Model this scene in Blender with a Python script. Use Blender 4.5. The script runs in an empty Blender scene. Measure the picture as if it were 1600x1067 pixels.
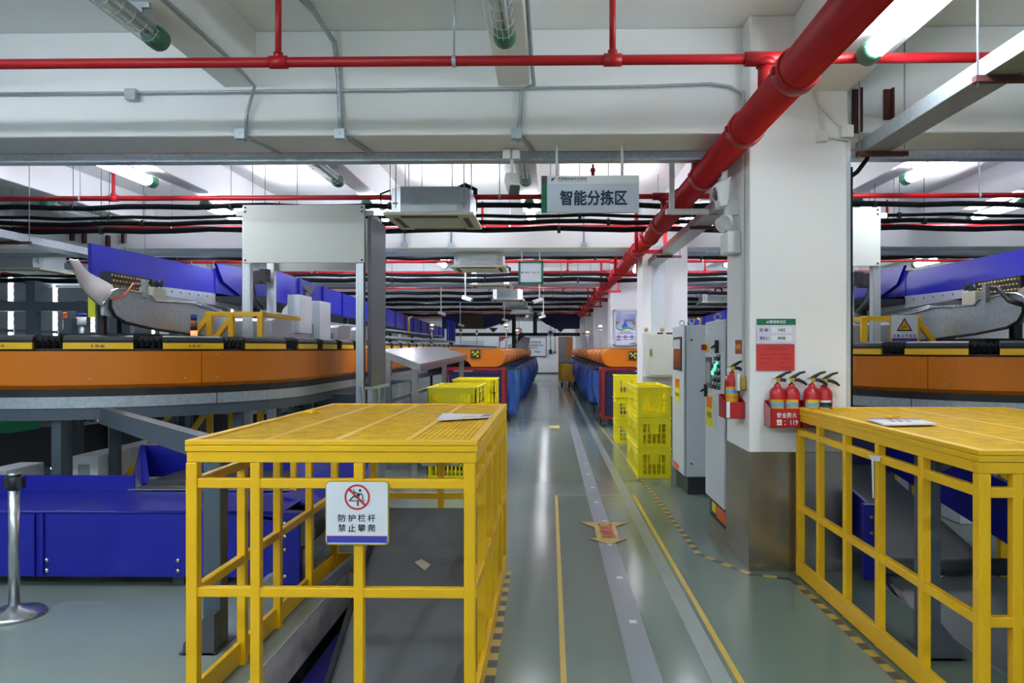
import bpy, bmesh, math, random
from mathutils import Vector, Matrix
random.seed(7)
SC = bpy.context.scene
COL = SC.collection
PI = math.pi
# ------------------------------------------------------------------ camera, world, exposure
F = 1150.0; YAW = math.radians(1.0); CX = 840.0; CY = 545.0; CAMZ = 1.65
cd = bpy.data.cameras.new('camera'); cam = bpy.data.objects.new('camera', cd); COL.objects.link(cam)
cam.location = (0, 0, CAMZ); cam.rotation_euler = (PI/2, 0, YAW)
cd.sensor_width = 36; cd.lens = F/1600*36
cd.shift_x = (800-CX)/1600; cd.shift_y = (CY-533.5)/1600
cd.clip_start = .05; cd.clip_end = 200
SC.camera = cam
SC.view_settings.view_transform = 'Standard'; SC.view_settings.look = 'None'
SC.view_settings.gamma = 1; SC.view_settings.exposure = 0.9; SC.view_settings.use_curve_mapping = False
W = bpy.data.worlds.new('world'); SC.world = W; W.use_nodes = True
bg = W.node_tree.nodes['Background']
bg.inputs[0].default_value = (.8, .92, 1, 1); bg.inputs[1].default_value = 0.35
LIT = 43.0          # radiance of the lit tube lights
DAY = 10.0           # daylight behind the blinds
RT = Vector((math.cos(YAW), math.sin(YAW), 0)); FW = Vector((-math.sin(YAW), math.cos(YAW), 0))
def ray(px, py): return FW + RT*((px-CX)/F) + Vector((0, 0, (CY-py)/F))
def at(px, py, Y):
    d = ray(px, py); p = d*(Y/d.y); return Vector((p.x, Y, p.z+CAMZ))
def atX(px, py, X):
    d = ray(px, py); p = d*(X/d.x); return Vector((X, p.y, p.z+CAMZ))
def fl(px, py, z=0.0):
    d = ray(px, py); p = d*((z-CAMZ)/d.z); return Vector((p.x, p.y, z))
# ------------------------------------------------------------------ materials
def srgb(h):
    c = [int(h[i:i+2], 16)/255 for i in (0, 2, 4)]
    return tuple(x/12.92 if x <= .04045 else ((x+.055)/1.055)**2.4 for x in c)
def mat(name, col, rough=.5, metal=0., noise=None, bump=0., emit=0., spec=.5, rnoise=0., coat=0., soft=.12):
    m = bpy.data.materials.new(name); m.use_nodes = True
    nt = m.node_tree; b = nt.nodes['Principled BSDF']
    c = srgb(col) if isinstance(col, str) else col
    b.inputs['Base Color'].default_value = (*c, 1); b.inputs['Roughness'].default_value = rough
    b.inputs['Metallic'].default_value = metal; b.inputs['Specular IOR Level'].default_value = spec
    if coat: b.inputs['Coat Weight'].default_value = coat; b.inputs['Coat Roughness'].default_value = .1
    if emit:
        b.inputs['Emission Color'].default_value = (*c, 1); b.inputs['Emission Strength'].default_value = emit
    if noise or bump or rnoise:
        tc = nt.nodes.new('ShaderNodeTexCoord'); n = nt.nodes.new('ShaderNodeTexNoise')
        n.inputs['Scale'].default_value = noise[0] if noise else 6; n.inputs['Detail'].default_value = 5
        nt.links.new(tc.outputs['Object'], n.inputs['Vector'])
        if noise:
            r = nt.nodes.new('ShaderNodeValToRGB'); a = noise[1]
            c2 = srgb(noise[2]) if len(noise) > 2 else tuple(x*(1-a) for x in c)
            r.color_ramp.elements[0].position = .5-soft; r.color_ramp.elements[1].position = .5+soft
            r.color_ramp.elements[0].color = (*[x*(1-a)+y*a for x, y in zip(c, c2)], 1)
            r.color_ramp.elements[1].color = (*c, 1)
            nt.links.new(n.outputs['Fac'], r.inputs[0]); nt.links.new(r.outputs[0], b.inputs['Base Color'])
        if rnoise:
            q = nt.nodes.new('ShaderNodeMapRange'); q.inputs[3].default_value = max(.02, rough-rnoise); q.inputs[4].default_value = rough+rnoise
            nt.links.new(n.outputs['Fac'], q.inputs[0]); nt.links.new(q.outputs[0], b.inputs['Roughness'])
        if bump:
            bp = nt.nodes.new('ShaderNodeBump'); bp.inputs['Strength'].default_value = bump; bp.inputs['Distance'].default_value = .02
            nt.links.new(n.outputs['Fac'], bp.inputs['Height']); nt.links.new(bp.outputs[0], b.inputs['Normal'])
    return m
def clear(name, col, mixf=.35):
    m = bpy.data.materials.new(name); m.use_nodes = True; nt = m.node_tree
    b = nt.nodes['Principled BSDF']; b.inputs['Base Color'].default_value = (*srgb(col), 1); b.inputs['Roughness'].default_value = .12
    t = nt.nodes.new('ShaderNodeBsdfTransparent'); x = nt.nodes.new('ShaderNodeMixShader'); x.inputs[0].default_value = mixf
    nt.links.new(t.outputs[0], x.inputs[1]); nt.links.new(b.outputs[0], x.inputs[2])
    nt.links.new(x.outputs[0], nt.nodes['Material Output'].inputs[0])
    return m
M = {}
M['white'] = mat('white_paint', 'eef1f2', .55, noise=(1.2, .05))
M['ceil'] = mat('ceiling_paint', 'eaeeee', .7, noise=(.8, .05))
M['floor'] = mat('epoxy_floor', '93a19e', .16, noise=(.55, .6, '717f76'), rnoise=.05, spec=.27, soft=.3, bump=.02)
nt = M['floor'].node_tree; bs = nt.nodes['Principled BSDF']; src = bs.inputs['Base Color'].links[0].from_socket     # the walkway is painted a darker green
tc = nt.nodes.new('ShaderNodeTexCoord'); sx = nt.nodes.new('ShaderNodeSeparateXYZ'); mr = nt.nodes.new('ShaderNodeMapRange'); mx_ = nt.nodes.new('ShaderNodeMix'); mx_.data_type = 'RGBA'; mx_.blend_type = 'MULTIPLY'
mr.inputs[1].default_value = -.36; mr.inputs[2].default_value = -.2; mr.inputs[3].default_value = 0; mr.inputs[4].default_value = 1
nt.links.new(tc.outputs['Object'], sx.inputs[0]); nt.links.new(sx.outputs[0], mr.inputs[0]); nt.links.new(mr.outputs[0], mx_.inputs[0]); nt.links.new(src, mx_.inputs[6]); mx_.inputs[7].default_value = (.56, .62, .54, 1); nt.links.new(mx_.outputs[2], bs.inputs['Base Color'])
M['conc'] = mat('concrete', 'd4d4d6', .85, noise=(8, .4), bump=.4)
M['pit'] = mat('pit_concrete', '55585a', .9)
M['yel'] = mat('yellow_enamel', 'efbb0e', .38, noise=(5, .12), rnoise=.1)
M['grate'] = mat('yellow_grating', 'e8b80e', .6, noise=(9, .35, 'a08112'), spec=.2)
M['ora'] = mat('orange_enamel', 'cc720c', .4, noise=(2, .06), spec=.35)
M['blue'] = mat('blue_enamel', '1a2196', .3, noise=(3, .12), spec=.4)
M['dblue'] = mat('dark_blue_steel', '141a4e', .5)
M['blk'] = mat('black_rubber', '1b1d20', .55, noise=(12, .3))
M['belt'] = mat('grey_belt', '3c4246', .6, noise=(6, .2))
M['cartg'] = mat('carrier_belt', '34393d', .5)
M['dsteel'] = mat('slate_steel', '46545f', .45, noise=(4, .1))
M['galv'] = mat('galvanised_steel', 'b4bfc6', .4, .5, noise=(30, .5, '7f8b94'), rnoise=.1, soft=.2)
M['ss'] = mat('stainless_steel', 'c2c6ca', .25, .9, noise=(3, .15))
M['clad'] = mat('stained_stainless', 'a6a6a0', .24, .85, noise=(3.2, .5, '7a6442'), soft=.25)
M['ss2'] = mat('brushed_stainless', '9c9893', .42, .85, noise=(3, .2))
M['alu'] = mat('aluminium', 'c3cbd1', .35, .6)
M['red'] = mat('red_pipe_paint', 'a01119', .42, noise=(5, .15, '7a0e15'), spec=.35)
M['dred'] = mat('dark_red_steel', '7e1520', .45)
M['fred'] = mat('extinguisher_red', 'b01822', .3, coat=.4)
M['bpipe'] = mat('black_pipe_lagging', '14161a', .7, spec=.2)
M['cream'] = mat('cream_panel', 'cfd6cd', .4)
M['acp'] = mat('yellowed_plastic', 'c9c8b0', .5)
M['acg'] = mat('galvanised_body', 'aab6bb', .4, .5, noise=(20, .15))
M['cab'] = mat('cabinet_grey', 'c8d2d8', .42, noise=(2, .05))
M['plinth'] = mat('charcoal_plinth', '2c3034', .5)
M['crate'] = mat('yellow_plastic', 'faec06', .42, noise=(4, .08))
M['bag'] = mat('blue_woven_plastic', '22448a', .36, noise=(5, .35, '1a3570'), bump=.6)
M['bagl'] = mat('light_blue_plastic', '325fa8', .4, noise=(5, .3, '244a92'), bump=.3)
M['bagg'] = mat('green_woven_plastic', '1c9a68', .4, noise=(5, .3, '12704a'), bump=.3)
M['tan'] = mat('tan_canvas', 'e0b23e', .7, noise=(6, .3, '97731f'), bump=.3)
M['sign'] = mat('sign_white', 'e4eaf0', .35)
M['signb'] = mat('sign_pale_blue', 'cdd9ea', .3)
M['green'] = mat('sign_green', '0f6b4c', .4)
M['gcap'] = mat('green_end_cap', '2f6e55', .45)
M['teal'] = mat('dark_teal_ink', '123a4e', .5)
M['ink'] = mat('black_ink', '20242a', .5)
M['redk'] = mat('red_ink', 'c3202e', .5)
M['bluek'] = mat('blue_band', '3a42ae', .35)
M['rpaper'] = mat('red_paper', 'c43232', .6)
M['rpink'] = mat('faded_ink', '8c2328', .6)
M['ypaper'] = mat('yellow_sticker', 'e3e218', .4)
M['osign'] = mat('orange_sticker', 'e2601a', .4)
M['paper'] = mat('white_paper', 'e2e4ea', .5)
M['dgrey'] = mat('dark_grey', '474b52', .5)
M['panelg'] = mat('slate_panel', '4a4e57', .45)
M['hoz'] = mat('hazard_black', '33373a', .4)
M['hozy'] = mat('hazard_yellow', 'b9a348', .4)
M['ytape'] = mat('yellow_floor_tape', 'c9aa22', .35, noise=(14, .2))
M['gtape'] = mat('grey_floor_tape', '828d95', .3, noise=(3, .15))
M['ptape'] = mat('pale_floor_tape', '7f8c85', .3, noise=(3, .2))
M['brass'] = mat('brass', 'b79a4a', .35, .8)
M['chrome'] = mat('chrome', 'd2d6d8', .12, 1.)
M['tube'] = mat('lit_tube', (.86, .93, 1.), .4, emit=LIT)
M['tubel'] = mat('lit_tube_lilac', (.9, .9, 1.), .4, emit=LIT)
M['bulb'] = mat('white_tube', 'e6e8e4', .4)
M['clear'] = clear('clear_cover', 'c9d4d4', .3)
M['glass'] = clear('window_glass', '8fa6ae', .4)
M['wire'] = mat('wire_guard', 'c4ccca', .4, .5)
M['lred'] = mat('red_lens_lit', (1, .12, .05), .4, emit=2.5)
M['lamb'] = mat('amber_lens_lit', (1, .5, .15), .4, emit=3)
M['lblu'] = mat('blue_lens', '2a3a9a', .3)
M['lor'] = mat('orange_lens', 'd4601a', .3)
M['lgrn'] = mat('green_lamp_lit', (.1, 1, .5), .4, emit=1.2)
M['hmi'] = mat('control_screen', 'b9c0bb', .25)
M['day'] = mat('daylight', (.82, .91, 1.), .5, emit=DAY)
M['blind'] = mat('grey_blind', '767f86', .35, .3)
M['wood'] = mat('door_wood', '9a6438', .4, noise=(3, .25))
M['amb'] = mat('amber_glass', '8a4a1e', .2)
M['rust'] = mat('rusty_angle', '4a201c', .6)
M['pvc'] = mat('white_pvc', 'dfe3e2', .4)
M['mural'] = mat('poster_sky', 'a7aed2', .4, noise=(2.5, .6, '5f6a9a'))
M['grn2'] = mat('poster_green', '4f9e3a', .4)
M['brn'] = mat('brown_board', '3a2716', .6)
M['lilac'] = mat('poster_lilac', 'd4d2ea', .4)
# ------------------------------------------------------------------ mesh builder
MIR = None          # mirror plane x = MIR while a mirrored copy is being built
def mx(p):
    return Vector((2*MIR-p[0], p[1], p[2])) if MIR is not None else Vector(p)
def origin(o):
    v = Vector((0, 0, 0))
    while o is not None: v += o.location; o = o.parent
    return v
class MB:
    def __init__(s): s.v = []; s.f = []; s.m = []; s.s = []
    def add(s, vs, fs, m=0, sm=False):
        b = len(s.v); s.v += [Vector(x) for x in vs]
        for f in fs: s.f.append([b+i for i in f]); s.m.append(m); s.s.append(sm)
        return s
    def box(s, x0, x1, y0, y1, z0, z1, m=0):
        if x0 > x1: x0, x1 = x1, x0
        if y0 > y1: y0, y1 = y1, y0
        if z0 > z1: z0, z1 = z1, z0
        return s.add([(x, y, z) for x in (x0, x1) for y in (y0, y1) for z in (z0, z1)],
              [(0, 1, 3, 2), (4, 6, 7, 5), (0, 4, 5, 1), (2, 3, 7, 6), (0, 2, 6, 4), (1, 5, 7, 3)], m)
    def bar(s, p, q, w, h, m=0, up=(0, 0, 1)):
        p, q = Vector(p), Vector(q); d = (q-p).normalized(); u = Vector(up)
        if abs(d.dot(u)) > .99: u = Vector((0, 1, 0))
        r = d.cross(u).normalized()*(w/2); u2 = r.cross(d).normalized()*(h/2)
        vs = [p-r-u2, p+r-u2, p+r+u2, p-r+u2, q-r-u2, q+r-u2, q+r+u2, q-r+u2]
        return s.add(vs, [(0, 1, 2, 3), (7, 6, 5, 4), (0, 4, 5, 1), (1, 5, 6, 2), (2, 6, 7, 3), (3, 7, 4, 0)], m)
    def tube(s, pts, r, m=0, n=10, cap=True):
        pts = [Vector(p) for p in pts]; k = len(pts); rs = r if isinstance(r, (list, tuple)) else [r]*k
        d0 = (pts[1]-pts[0]).normalized(); u = Vector((0, 0, 1)) if abs(d0.z) < .9 else Vector((1, 0, 0))
        vs = []; u = (u-d0*u.dot(d0)).normalized()
        for i, p in enumerate(pts):
            d = ((pts[min(i+1, k-1)]-pts[max(i-1, 0)])).normalized()
            u = (u-d*u.dot(d)).normalized(); w = d.cross(u)
            for j in range(n):
                a = 2*PI*j/n; vs.append(p+(u*math.cos(a)+w*math.sin(a))*rs[i])
        fs = [(i*n+j, i*n+(j+1) % n, (i+1)*n+(j+1) % n, (i+1)*n+j) for i in range(k-1) for j in range(n)]
        b = len(s.v); s.add(vs, fs, m, True)
        if cap:
            s.f.append([b+j for j in range(n)][::-1]); s.m.append(m); s.s.append(False)
            s.f.append([b+(k-1)*n+j for j in range(n)]); s.m.append(m); s.s.append(False)
        return s
    def prism(s, poly, ax, a, b, m=0, sm=False):
        """poly in the plane normal to axis ax (x: (y,z), y: (x,z), z: (x,y)), from a to b"""
        def P(u, v, t): return {'x': (t, u, v), 'y': (u, t, v), 'z': (u, v, t)}[ax]
        n = len(poly); ar = sum(poly[i][0]*poly[(i+1) % n][1]-poly[(i+1) % n][0]*poly[i][1] for i in range(n))
        flip = (ar > 0) == (ax != 'y')
        if a > b: a, b = b, a
        vs = [P(u, v, a) for u, v in poly]+[P(u, v, b) for u, v in poly]
        A = list(range(n)); B = list(range(n, 2*n)); S = [(i, (i+1) % n, n+(i+1) % n, n+i) for i in range(n)]
        if flip: fs0, fs1 = [A[::-1], B], S
        else: fs0, fs1 = [A, B[::-1]], [x[::-1] for x in S]
        bb = len(s.v); s.add(vs, fs0, m, False)
        for f in fs1: s.f.append([bb+i for i in f]); s.m.append(m); s.s.append(sm)
        return s
    def lathe(s, prof, c, n=16, m=0, ax=(0, 0, 1), sm=True):
        ax = Vector(ax).normalized(); u = Vector((1, 0, 0)) if abs(ax.x) < .9 else Vector((0, 1, 0))
        u = (u-ax*u.dot(ax)).normalized(); w = ax.cross(u); c = Vector(c); k = len(prof); vs = []
        for r, z in prof:
            for j in range(n):
                a = 2*PI*j/n; vs.append(c+ax*z+(u*math.cos(a)+w*math.sin(a))*max(r, 1e-4))
        return s.add(vs, [(i*n+j, i*n+(j+1) % n, (i+1)*n+(j+1) % n, (i+1)*n+j) for i in range(k-1) for j in range(n)], m, sm)
    def grid(s, rows, m=0, sm=True, closed=False):
        k = len(rows); n = len(rows[0]); vs = [p for r in rows for p in r]
        return s.add(vs, [(i*n+j, i*n+(j+1) % n, (i+1)*n+(j+1) % n, (i+1)*n+j) for i in range(k-1) for j in range(n if closed else n-1)], m, sm)
    def sweep(s, path, prof, m=0, sm=False):
        """path: [(point, outward normal)], prof: closed [(inward offset, z)]"""
        rows = [[Vector((p[0]-n[0]*d, p[1]-n[1]*d, z)) for d, z in prof] for p, n in path]
        s.grid(rows, m, sm, True); b = len(s.v); k = len(prof)
        s.add(rows[0], [tuple(range(k))], m); s.add(rows[-1], [tuple(range(k))[::-1]], m)
        return s
    def quad(s, a, b, c, d, m=0): return s.add([a, b, c, d], [(0, 1, 2, 3)], m)
    def plate(s, pts, n, t, m=0):
        """thick plate from a planar outline: pts are 3-D, n the thickness vector direction"""
        n = Vector(n).normalized()*t; k = len(pts); pts = [Vector(p) for p in pts]
        vs = pts+[p+n for p in pts]
        return s.add(vs, [tuple(range(k))[::-1], tuple(range(k, 2*k))]+[(i, (i+1) % k, k+(i+1) % k, k+i) for i in range(k)], m)
    def text(s, txt, O, R, U, cx, cy, w, h, m=0, bold=0., dep=.0015, rot=0):
        global MIR
        v, f = glyphs(txt, 0)
        if not v: return s
        if bold:
            k = len(v); bo = bold*1.1; v2 = []; f2 = []
            for i, (ox, oy) in enumerate(((bo, 0), (-bo, 0), (0, bo), (0, -bo))):
                v2 += [(p[0]+ox, p[1]+oy, i*1e-5) for p in v]; f2 += [tuple(q+k*i for q in ff) for ff in f]
            v, f = v2, f2
        xs = [p[0] for p in v]; ys = [p[1] for p in v]; x0, x1, y0, y1 = min(xs), max(xs), min(ys), max(ys)
        kx = w/(x1-x0) if w else h/(y1-y0); ky = h/(y1-y0) if h else kx
        O, R, U = Vector(O), Vector(R).normalized(), Vector(U).normalized(); N = R.cross(U)
        out = []
        for p in v:
            a = (p[0]-(x0+x1)/2)*kx; b = (p[1]-(y0+y1)/2)*ky
            if rot: a, b = -a, -b
            out.append(O+R*(cx+a)+U*(cy+b)+N*(dep+p[2]*10))
        return s.add(out, f, m)
    def disc(s, O, R, U, cx, cy, r0, r1, m=0, dep=.0012, n=32):
        O, R, U = Vector(O), Vector(R).normalized(), Vector(U).normalized(); N = R.cross(U)
        P = lambda r, a: O+R*(cx+r*math.cos(a))+U*(cy+r*math.sin(a))+N*dep
        if r0 <= 0: return s.add([P(r1, 2*PI*i/n) for i in range(n)], [tuple(range(n))], m)
        return s.add([P(r, 2*PI*i/n) for i in range(n) for r in (r0, r1)], [(2*i, 2*i+1, (2*i+3) % (2*n), (2*i+2) % (2*n)) for i in range(n)], m)
    def poly(s, O, R, U, pts, m=0, dep=.001):
        O, R, U = Vector(O), Vector(R).normalized(), Vector(U).normalized(); N = R.cross(U)
        return s.add([O+R*a+U*b+N*dep for a, b in pts], [tuple(range(len(pts)))], m)
    def rect(s, O, R, U, x0, x1, y0, y1, m=0, dep=.001): return s.poly(O, R, U, [(x0, y0), (x1, y0), (x1, y1), (x0, y1)], m, dep)
    def line(s, O, R, U, a, b, w, m=0, dep=.0012):
        a, b = Vector((*a, 0)), Vector((*b, 0)); d = (b-a).normalized(); p = Vector((-d.y, d.x, 0))*(w/2)
        return s.poly(O, R, U, [((a-p).x, (a-p).y), ((b-p).x, (b-p).y), ((b+p).x, (b+p).y), ((a+p).x, (a+p).y)], m, dep)
    def build(s, name, mats, parent=None, loc=None, bevel=0., solid=0., sub=0):
        if not isinstance(mats, (list, tuple)): mats = [mats]
        o0 = origin(parent) if parent is not None else (mx(loc) if loc is not None else Vector((0, 0, 0)))
        me = bpy.data.meshes.new(name)
        fs = [f[::-1] for f in s.f] if MIR is not None else s.f
        me.from_pydata([mx(v)-o0 for v in s.v], [], fs)
        for k in mats: me.materials.append(M[k] if isinstance(k, str) else k)
        me.polygons.foreach_set('material_index', s.m); me.polygons.foreach_set('use_smooth', s.s); me.update()
        o = bpy.data.objects.new(name, me); COL.objects.link(o)
        if parent is not None: o.parent = parent
        else: o.location = o0
        if bevel:
            b = o.modifiers.new('bevel', 'BEVEL'); b.width = bevel; b.segments = 2; b.limit_method = 'ANGLE'; b.angle_limit = .6
        if solid:
            b = o.modifiers.new('solid', 'SOLIDIFY'); b.thickness = solid; b.offset = 0
        if sub:
            b = o.modifiers.new('sub', 'SUBSURF'); b.levels = sub; b.render_levels = sub
        return o
_G = {}
def glyphs(txt, bold=0.):
    if (txt, bold) in _G: return _G[(txt, bold)]
    c = bpy.data.curves.new('t', 'FONT'); c.body = txt; c.size = 1; c.resolution_u = 3; c.offset = bold
    o = bpy.data.objects.new('t', c); COL.objects.link(o)
    dg = bpy.context.evaluated_depsgraph_get(); ev = o.evaluated_get(dg); me = ev.to_mesh()
    r = ([tuple(v.co) for v in me.vertices], [tuple(p.vertices) for p in me.polygons])
    ev.to_mesh_clear(); bpy.data.objects.remove(o); bpy.data.curves.remove(c)
    _G[(txt, bold)] = r
    return r
def tag(o, label, cat, group=None, kind=None):
    o['label'] = label; o['category'] = cat
    if group: o['group'] = group
    if kind: o['kind'] = kind
    return o
def struct(o): o['kind'] = 'structure'; return o
def thing(name, label, cat, loc, group=None):
    o = bpy.data.objects.new(name, None); COL.objects.link(o); o.location = mx(loc); o.empty_display_size = .1
    return tag(o, label, cat, group)
def dup(root, loc, rot=0, label=None, group=None):
    r = root.copy(); COL.objects.link(r); r.location = loc; r.rotation_euler = (0, 0, rot)
    if label: r['label'] = label
    if group: r['group'] = group
    for ch in list(root.children):
        c = ch.copy(); COL.objects.link(c); c.parent = r
        for g in list(ch.children):
            d = g.copy(); COL.objects.link(d); d.parent = c
    return r
ORD = (lambda L: L+['twenty-'+x for x in L[:9]])(['first', 'second', 'third', 'fourth', 'fifth', 'sixth', 'seventh', 'eighth', 'ninth', 'tenth', 'eleventh', 'twelfth', 'thirteenth',
       'fourteenth', 'fifteenth', 'sixteenth', 'seventeenth', 'eighteenth', 'nineteenth', 'twentieth'])
XR, ZU = (1, 0, 0), (0, 0, 1)
def arc(c, r, a0, a1, n): return [(c[0]+r*math.cos(a0+(a1-a0)*i/n), c[1]+r*math.sin(a0+(a1-a0)*i/n)) for i in range(n+1)]
# ================================================================== THE SETTING
YEND = 48.5; XL, XRT = -13.0, 14.0; CEIL = 4.13; YB = -9.0
LH = (-1.5, -.36, 3.3, 5.4); RH = (2.3, 3.3, 2.6, 5.25)        # the two chute openings in the floor
b = MB(); xs = [XL-.2, LH[0], LH[1], RH[0], RH[1], XRT+.2]
b.box(xs[0], xs[1], YB, YEND+.2, -.25, 0); b.box(xs[2], xs[3], YB, YEND+.2, -.25, 0); b.box(xs[4], xs[5], YB, YEND+.2, -.25, 0)
for H in (LH, RH): b.box(H[0], H[1], YB, H[2], -.25, 0); b.box(H[0], H[1], H[3], YEND+.2, -.25, 0)
struct(b.build('floor', 'floor'))
for k, H in enumerate((LH, RH)):
    b = MB(); t = .006
    b.box(H[0], H[0]+t, H[2], H[3], -.25, -.002); b.box(H[1]-t, H[1], H[2], H[3], -.25, -.002); b.box(H[0], H[1], H[3]-t, H[3], -.25, -.002)
    struct(b.build('trim_%d' % (k+1), 'conc'))
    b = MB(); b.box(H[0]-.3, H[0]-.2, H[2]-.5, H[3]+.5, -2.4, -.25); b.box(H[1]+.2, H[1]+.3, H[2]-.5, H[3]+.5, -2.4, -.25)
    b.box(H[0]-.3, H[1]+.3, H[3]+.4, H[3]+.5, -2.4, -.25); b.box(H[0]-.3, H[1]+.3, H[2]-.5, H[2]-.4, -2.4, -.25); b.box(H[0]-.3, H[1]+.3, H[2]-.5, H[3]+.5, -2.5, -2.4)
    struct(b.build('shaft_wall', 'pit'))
b = MB(); b.box(XL-.2, XRT+.2, YB, YEND+.2, CEIL, CEIL+.2); struct(b.build('ceiling', 'ceil'))
b = MB(); b.box(XL-.2, XRT+.2, YEND, YEND+.2, 0, CEIL); struct(b.build('wall_back', 'white'))
b = MB(); b.box(XRT, XRT+.2, YB, YEND, 0, CEIL); struct(b.build('wall_right', 'white'))
# left wall with a strip of windows
b = MB(); b.box(XL-.2, XL, YB, YEND, 0, .9); b.box(XL-.2, XL, YB, YEND, 3.4, CEIL); b.box(XL-.2, XL, YB, 13, .9, 3.4); b.box(XL-.2, XL, 30, YEND, .9, 3.4)
struct(b.build('wall_left', 'white'))
wy = [13, 17.6, 19.2, 20.8, 22.4, 24, 25.6, 27.2, 30]
for k in range(len(wy)-1):
    r = bpy.data.objects.new('window_%d' % (k+1), None); COL.objects.link(r); r.location = (XL, (wy[k]+wy[k+1])/2, .9); struct(r)
    b = MB(); b.box(XL-.18, XL-.17, wy[k], wy[k+1], .9, 3.4); b.build('pane', 'day', r)
    b = MB(); b.box(XL-.1, XL-.07, wy[k]+.09, wy[k+1]-.09, .9, 3.4)
    for q in range(14): b.box(XL-.07, XL-.06, wy[k]+.09, wy[k+1]-.09, .95+q*.175, 1.0+q*.175)
    b.build('blind', 'blind', r)
    b = MB(); b.box(XL-.06, XL+.01, wy[k]+.02, wy[k+1]-.02, 2.05, 2.13); b.box(XL-.06, XL+.01, wy[k]+.02, wy[k+1]-.02, 2.75, 2.8); b.build('window_frame', 'dsteel', r)
for k, z in enumerate((0,)):
    b = MB(); b.box(XL, XRT, YEND-.02, YEND, 0, .1); struct(b.build('baseboard_back', 'dgrey'))
# pillars
PY = [5.5+6.4*k for k in range(7)]
for k, y in enumerate(PY):
    b = MB(); b.box(1.48, 2.21, y, y+.7, 0, CEIL); p = struct(b.build('pillar', 'white', None, (1.84, y+.35, 0), .012))
    h = .885
    b = MB(); b.box(1.472, 2.218, y-.008, y+.708, .0, h); b.build('metal_cladding', 'clad' if k == 0 else 'ss', p, bevel=.004)
    if k == 0:
        b = MB(); b.box(2.195, 2.222, y-.012, y+.02, h, 3.2); b.build('corner_guard', 'alu', p)
for k, y in enumerate(PY[1:]):
    for x in (-9.45, 13.2):
        if k == 0 and x < 0: continue
        b = MB(); b.box(x-.36, x+.36, y, y+.7, 0, CEIL); struct(b.build('pillar', 'white', None, (x, y+.35, 0)))
# beams
for k in range(-1, 7):
    y = 5.7+6.4*k
    b = MB(); b.box(XL, XRT, y, y+.5, 3.31, CEIL); struct(b.build('ceiling_beam', 'white', bevel=.015))
for k in range(-5, 7):
    x = -.28+2.14*k
    b = MB(); b.box(x-.125, x+.125, YB, YEND, 3.69, CEIL)
    if k != 1: struct(b.build('ceiling_joist', 'white', bevel=.01))
b = MB(); b.box(1.81, 2.21, YB, YEND, 3.56, CEIL); struct(b.build('ceiling_girder', 'white', bevel=.01))
# end wall: door, shutter
r = bpy.data.objects.new('door_1', None); COL.objects.link(r); r.location = at(883, 584, YEND-.03); struct(r)
a0 = at(872.5, 584.5, YEND-.03); a1 = at(894.5, 526, YEND-.03)
b = MB(); b.box(a0.x, a0.x+.07, YEND-.05, YEND, 0, a1.z); b.box(a1.x-.07, a1.x, YEND-.05, YEND, 0, a1.z); b.box(a0.x, a1.x, YEND-.05, YEND, a1.z-.07, a1.z); b.build('door_frame', 'wood', r)
xm = a0.x+(a1.x-a0.x)*.48
b = MB(); b.box(xm, a1.x-.07, YEND-.04, YEND, 0, a1.z-.07); b.box(a0.x+.07, xm, YEND-.04, YEND, 0, .5); b.build('door_leaf', 'wood', r)
b = MB(); b.box(a0.x+.07, xm, YEND-.035, YEND-.02, .5, a1.z-.07); b.build('door_glass', 'blind', r)
b = MB(); b.tube([(xm-.1, YEND-.06, 1.0), (xm+.1, YEND-.06, 1.0)], .03); b.build('door_handle', 'chrome', r)
p0, p1 = at(640, 560, YEND-.02), at(668, 533, YEND-.02)
# ================================================================== CEILING SERVICES
# fluorescent fixtures under the joists
def fixture(name, label, x, y, lit, group, cross=False):
    t = thing(name, label, 'ceiling light', (x, y, 3.56), group); z = 3.56 if x != 1.93 else 3.44; zt = z+.13; L = .62; r = .055
    b = MB(); b.tube([(x, y-L+.1, z), (x, y+L-.1, z)], r, 0, 14); b.build('tube_cover', ('tubel' if y > 7 else 'tube') if lit else 'clear', t)
    if not lit:
        b = MB()
        for d in (-.022, .022): b.tube([(x+d, y-L+.1, z+.005), (x+d, y+L-.1, z+.005)], .013, 0, 8)
        b.build('fluorescent_tube', 'bulb', t)
        b = MB(); b.box(x-.04, x+.04, y-L+.1, y+L-.1, z+.03, z+.05); b.build('gear_tray', 'galv', t)
    for s in (-1, 1):
        b = MB(); b.lathe([(0, -.07), (.04, -.07), (.066, -.045), (.07, 0), (.07, .06), (.05, .085), (0, .09)], (x, y+s*(L-.06), z), 14, 0, (0, s, 0)); b.build('end_cap', 'gcap', t)
        b = MB(); yy = y+s*.4; b.box(x-.015, x+.015, yy-.01, yy+.01, z+.05, zt-.02); b.box(x-.06, x+.06, yy-.012, yy+.012, zt-.03, zt); b.build('bracket', 'galv', t)
    b = MB(); R = .066
    for i in range(7): a = PI*(1.0+i/6); b.tube([(x+R*math.cos(a), y-L+.12, z+R*math.sin(a)), (x+R*math.cos(a), y+L-.12, z+R*math.sin(a))], .0022, 0, 4, False)
    for i in range(9): yy = y-L+.15+i*(2*L-.3)/8; b.tube([(x+R*math.cos(PI+PI*j/8), yy, z+R*math.sin(PI+PI*j/8)) for j in range(9)], .0022, 0, 4, False)
    b.build('wire_guard', 'wire', t)
    if cross: t.rotation_euler.z = PI/2
    return t
JX = {-6.7: 'fourth joist left', -4.56: 'third joist left', -2.42: 'second joist left', -.28: 'aisle joist', 1.93: 'pillar girder',
      4.0: 'first joist right of pillars', 6.14: 'second joist right of pillars', 8.28: 'third joist right of pillars'}
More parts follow.
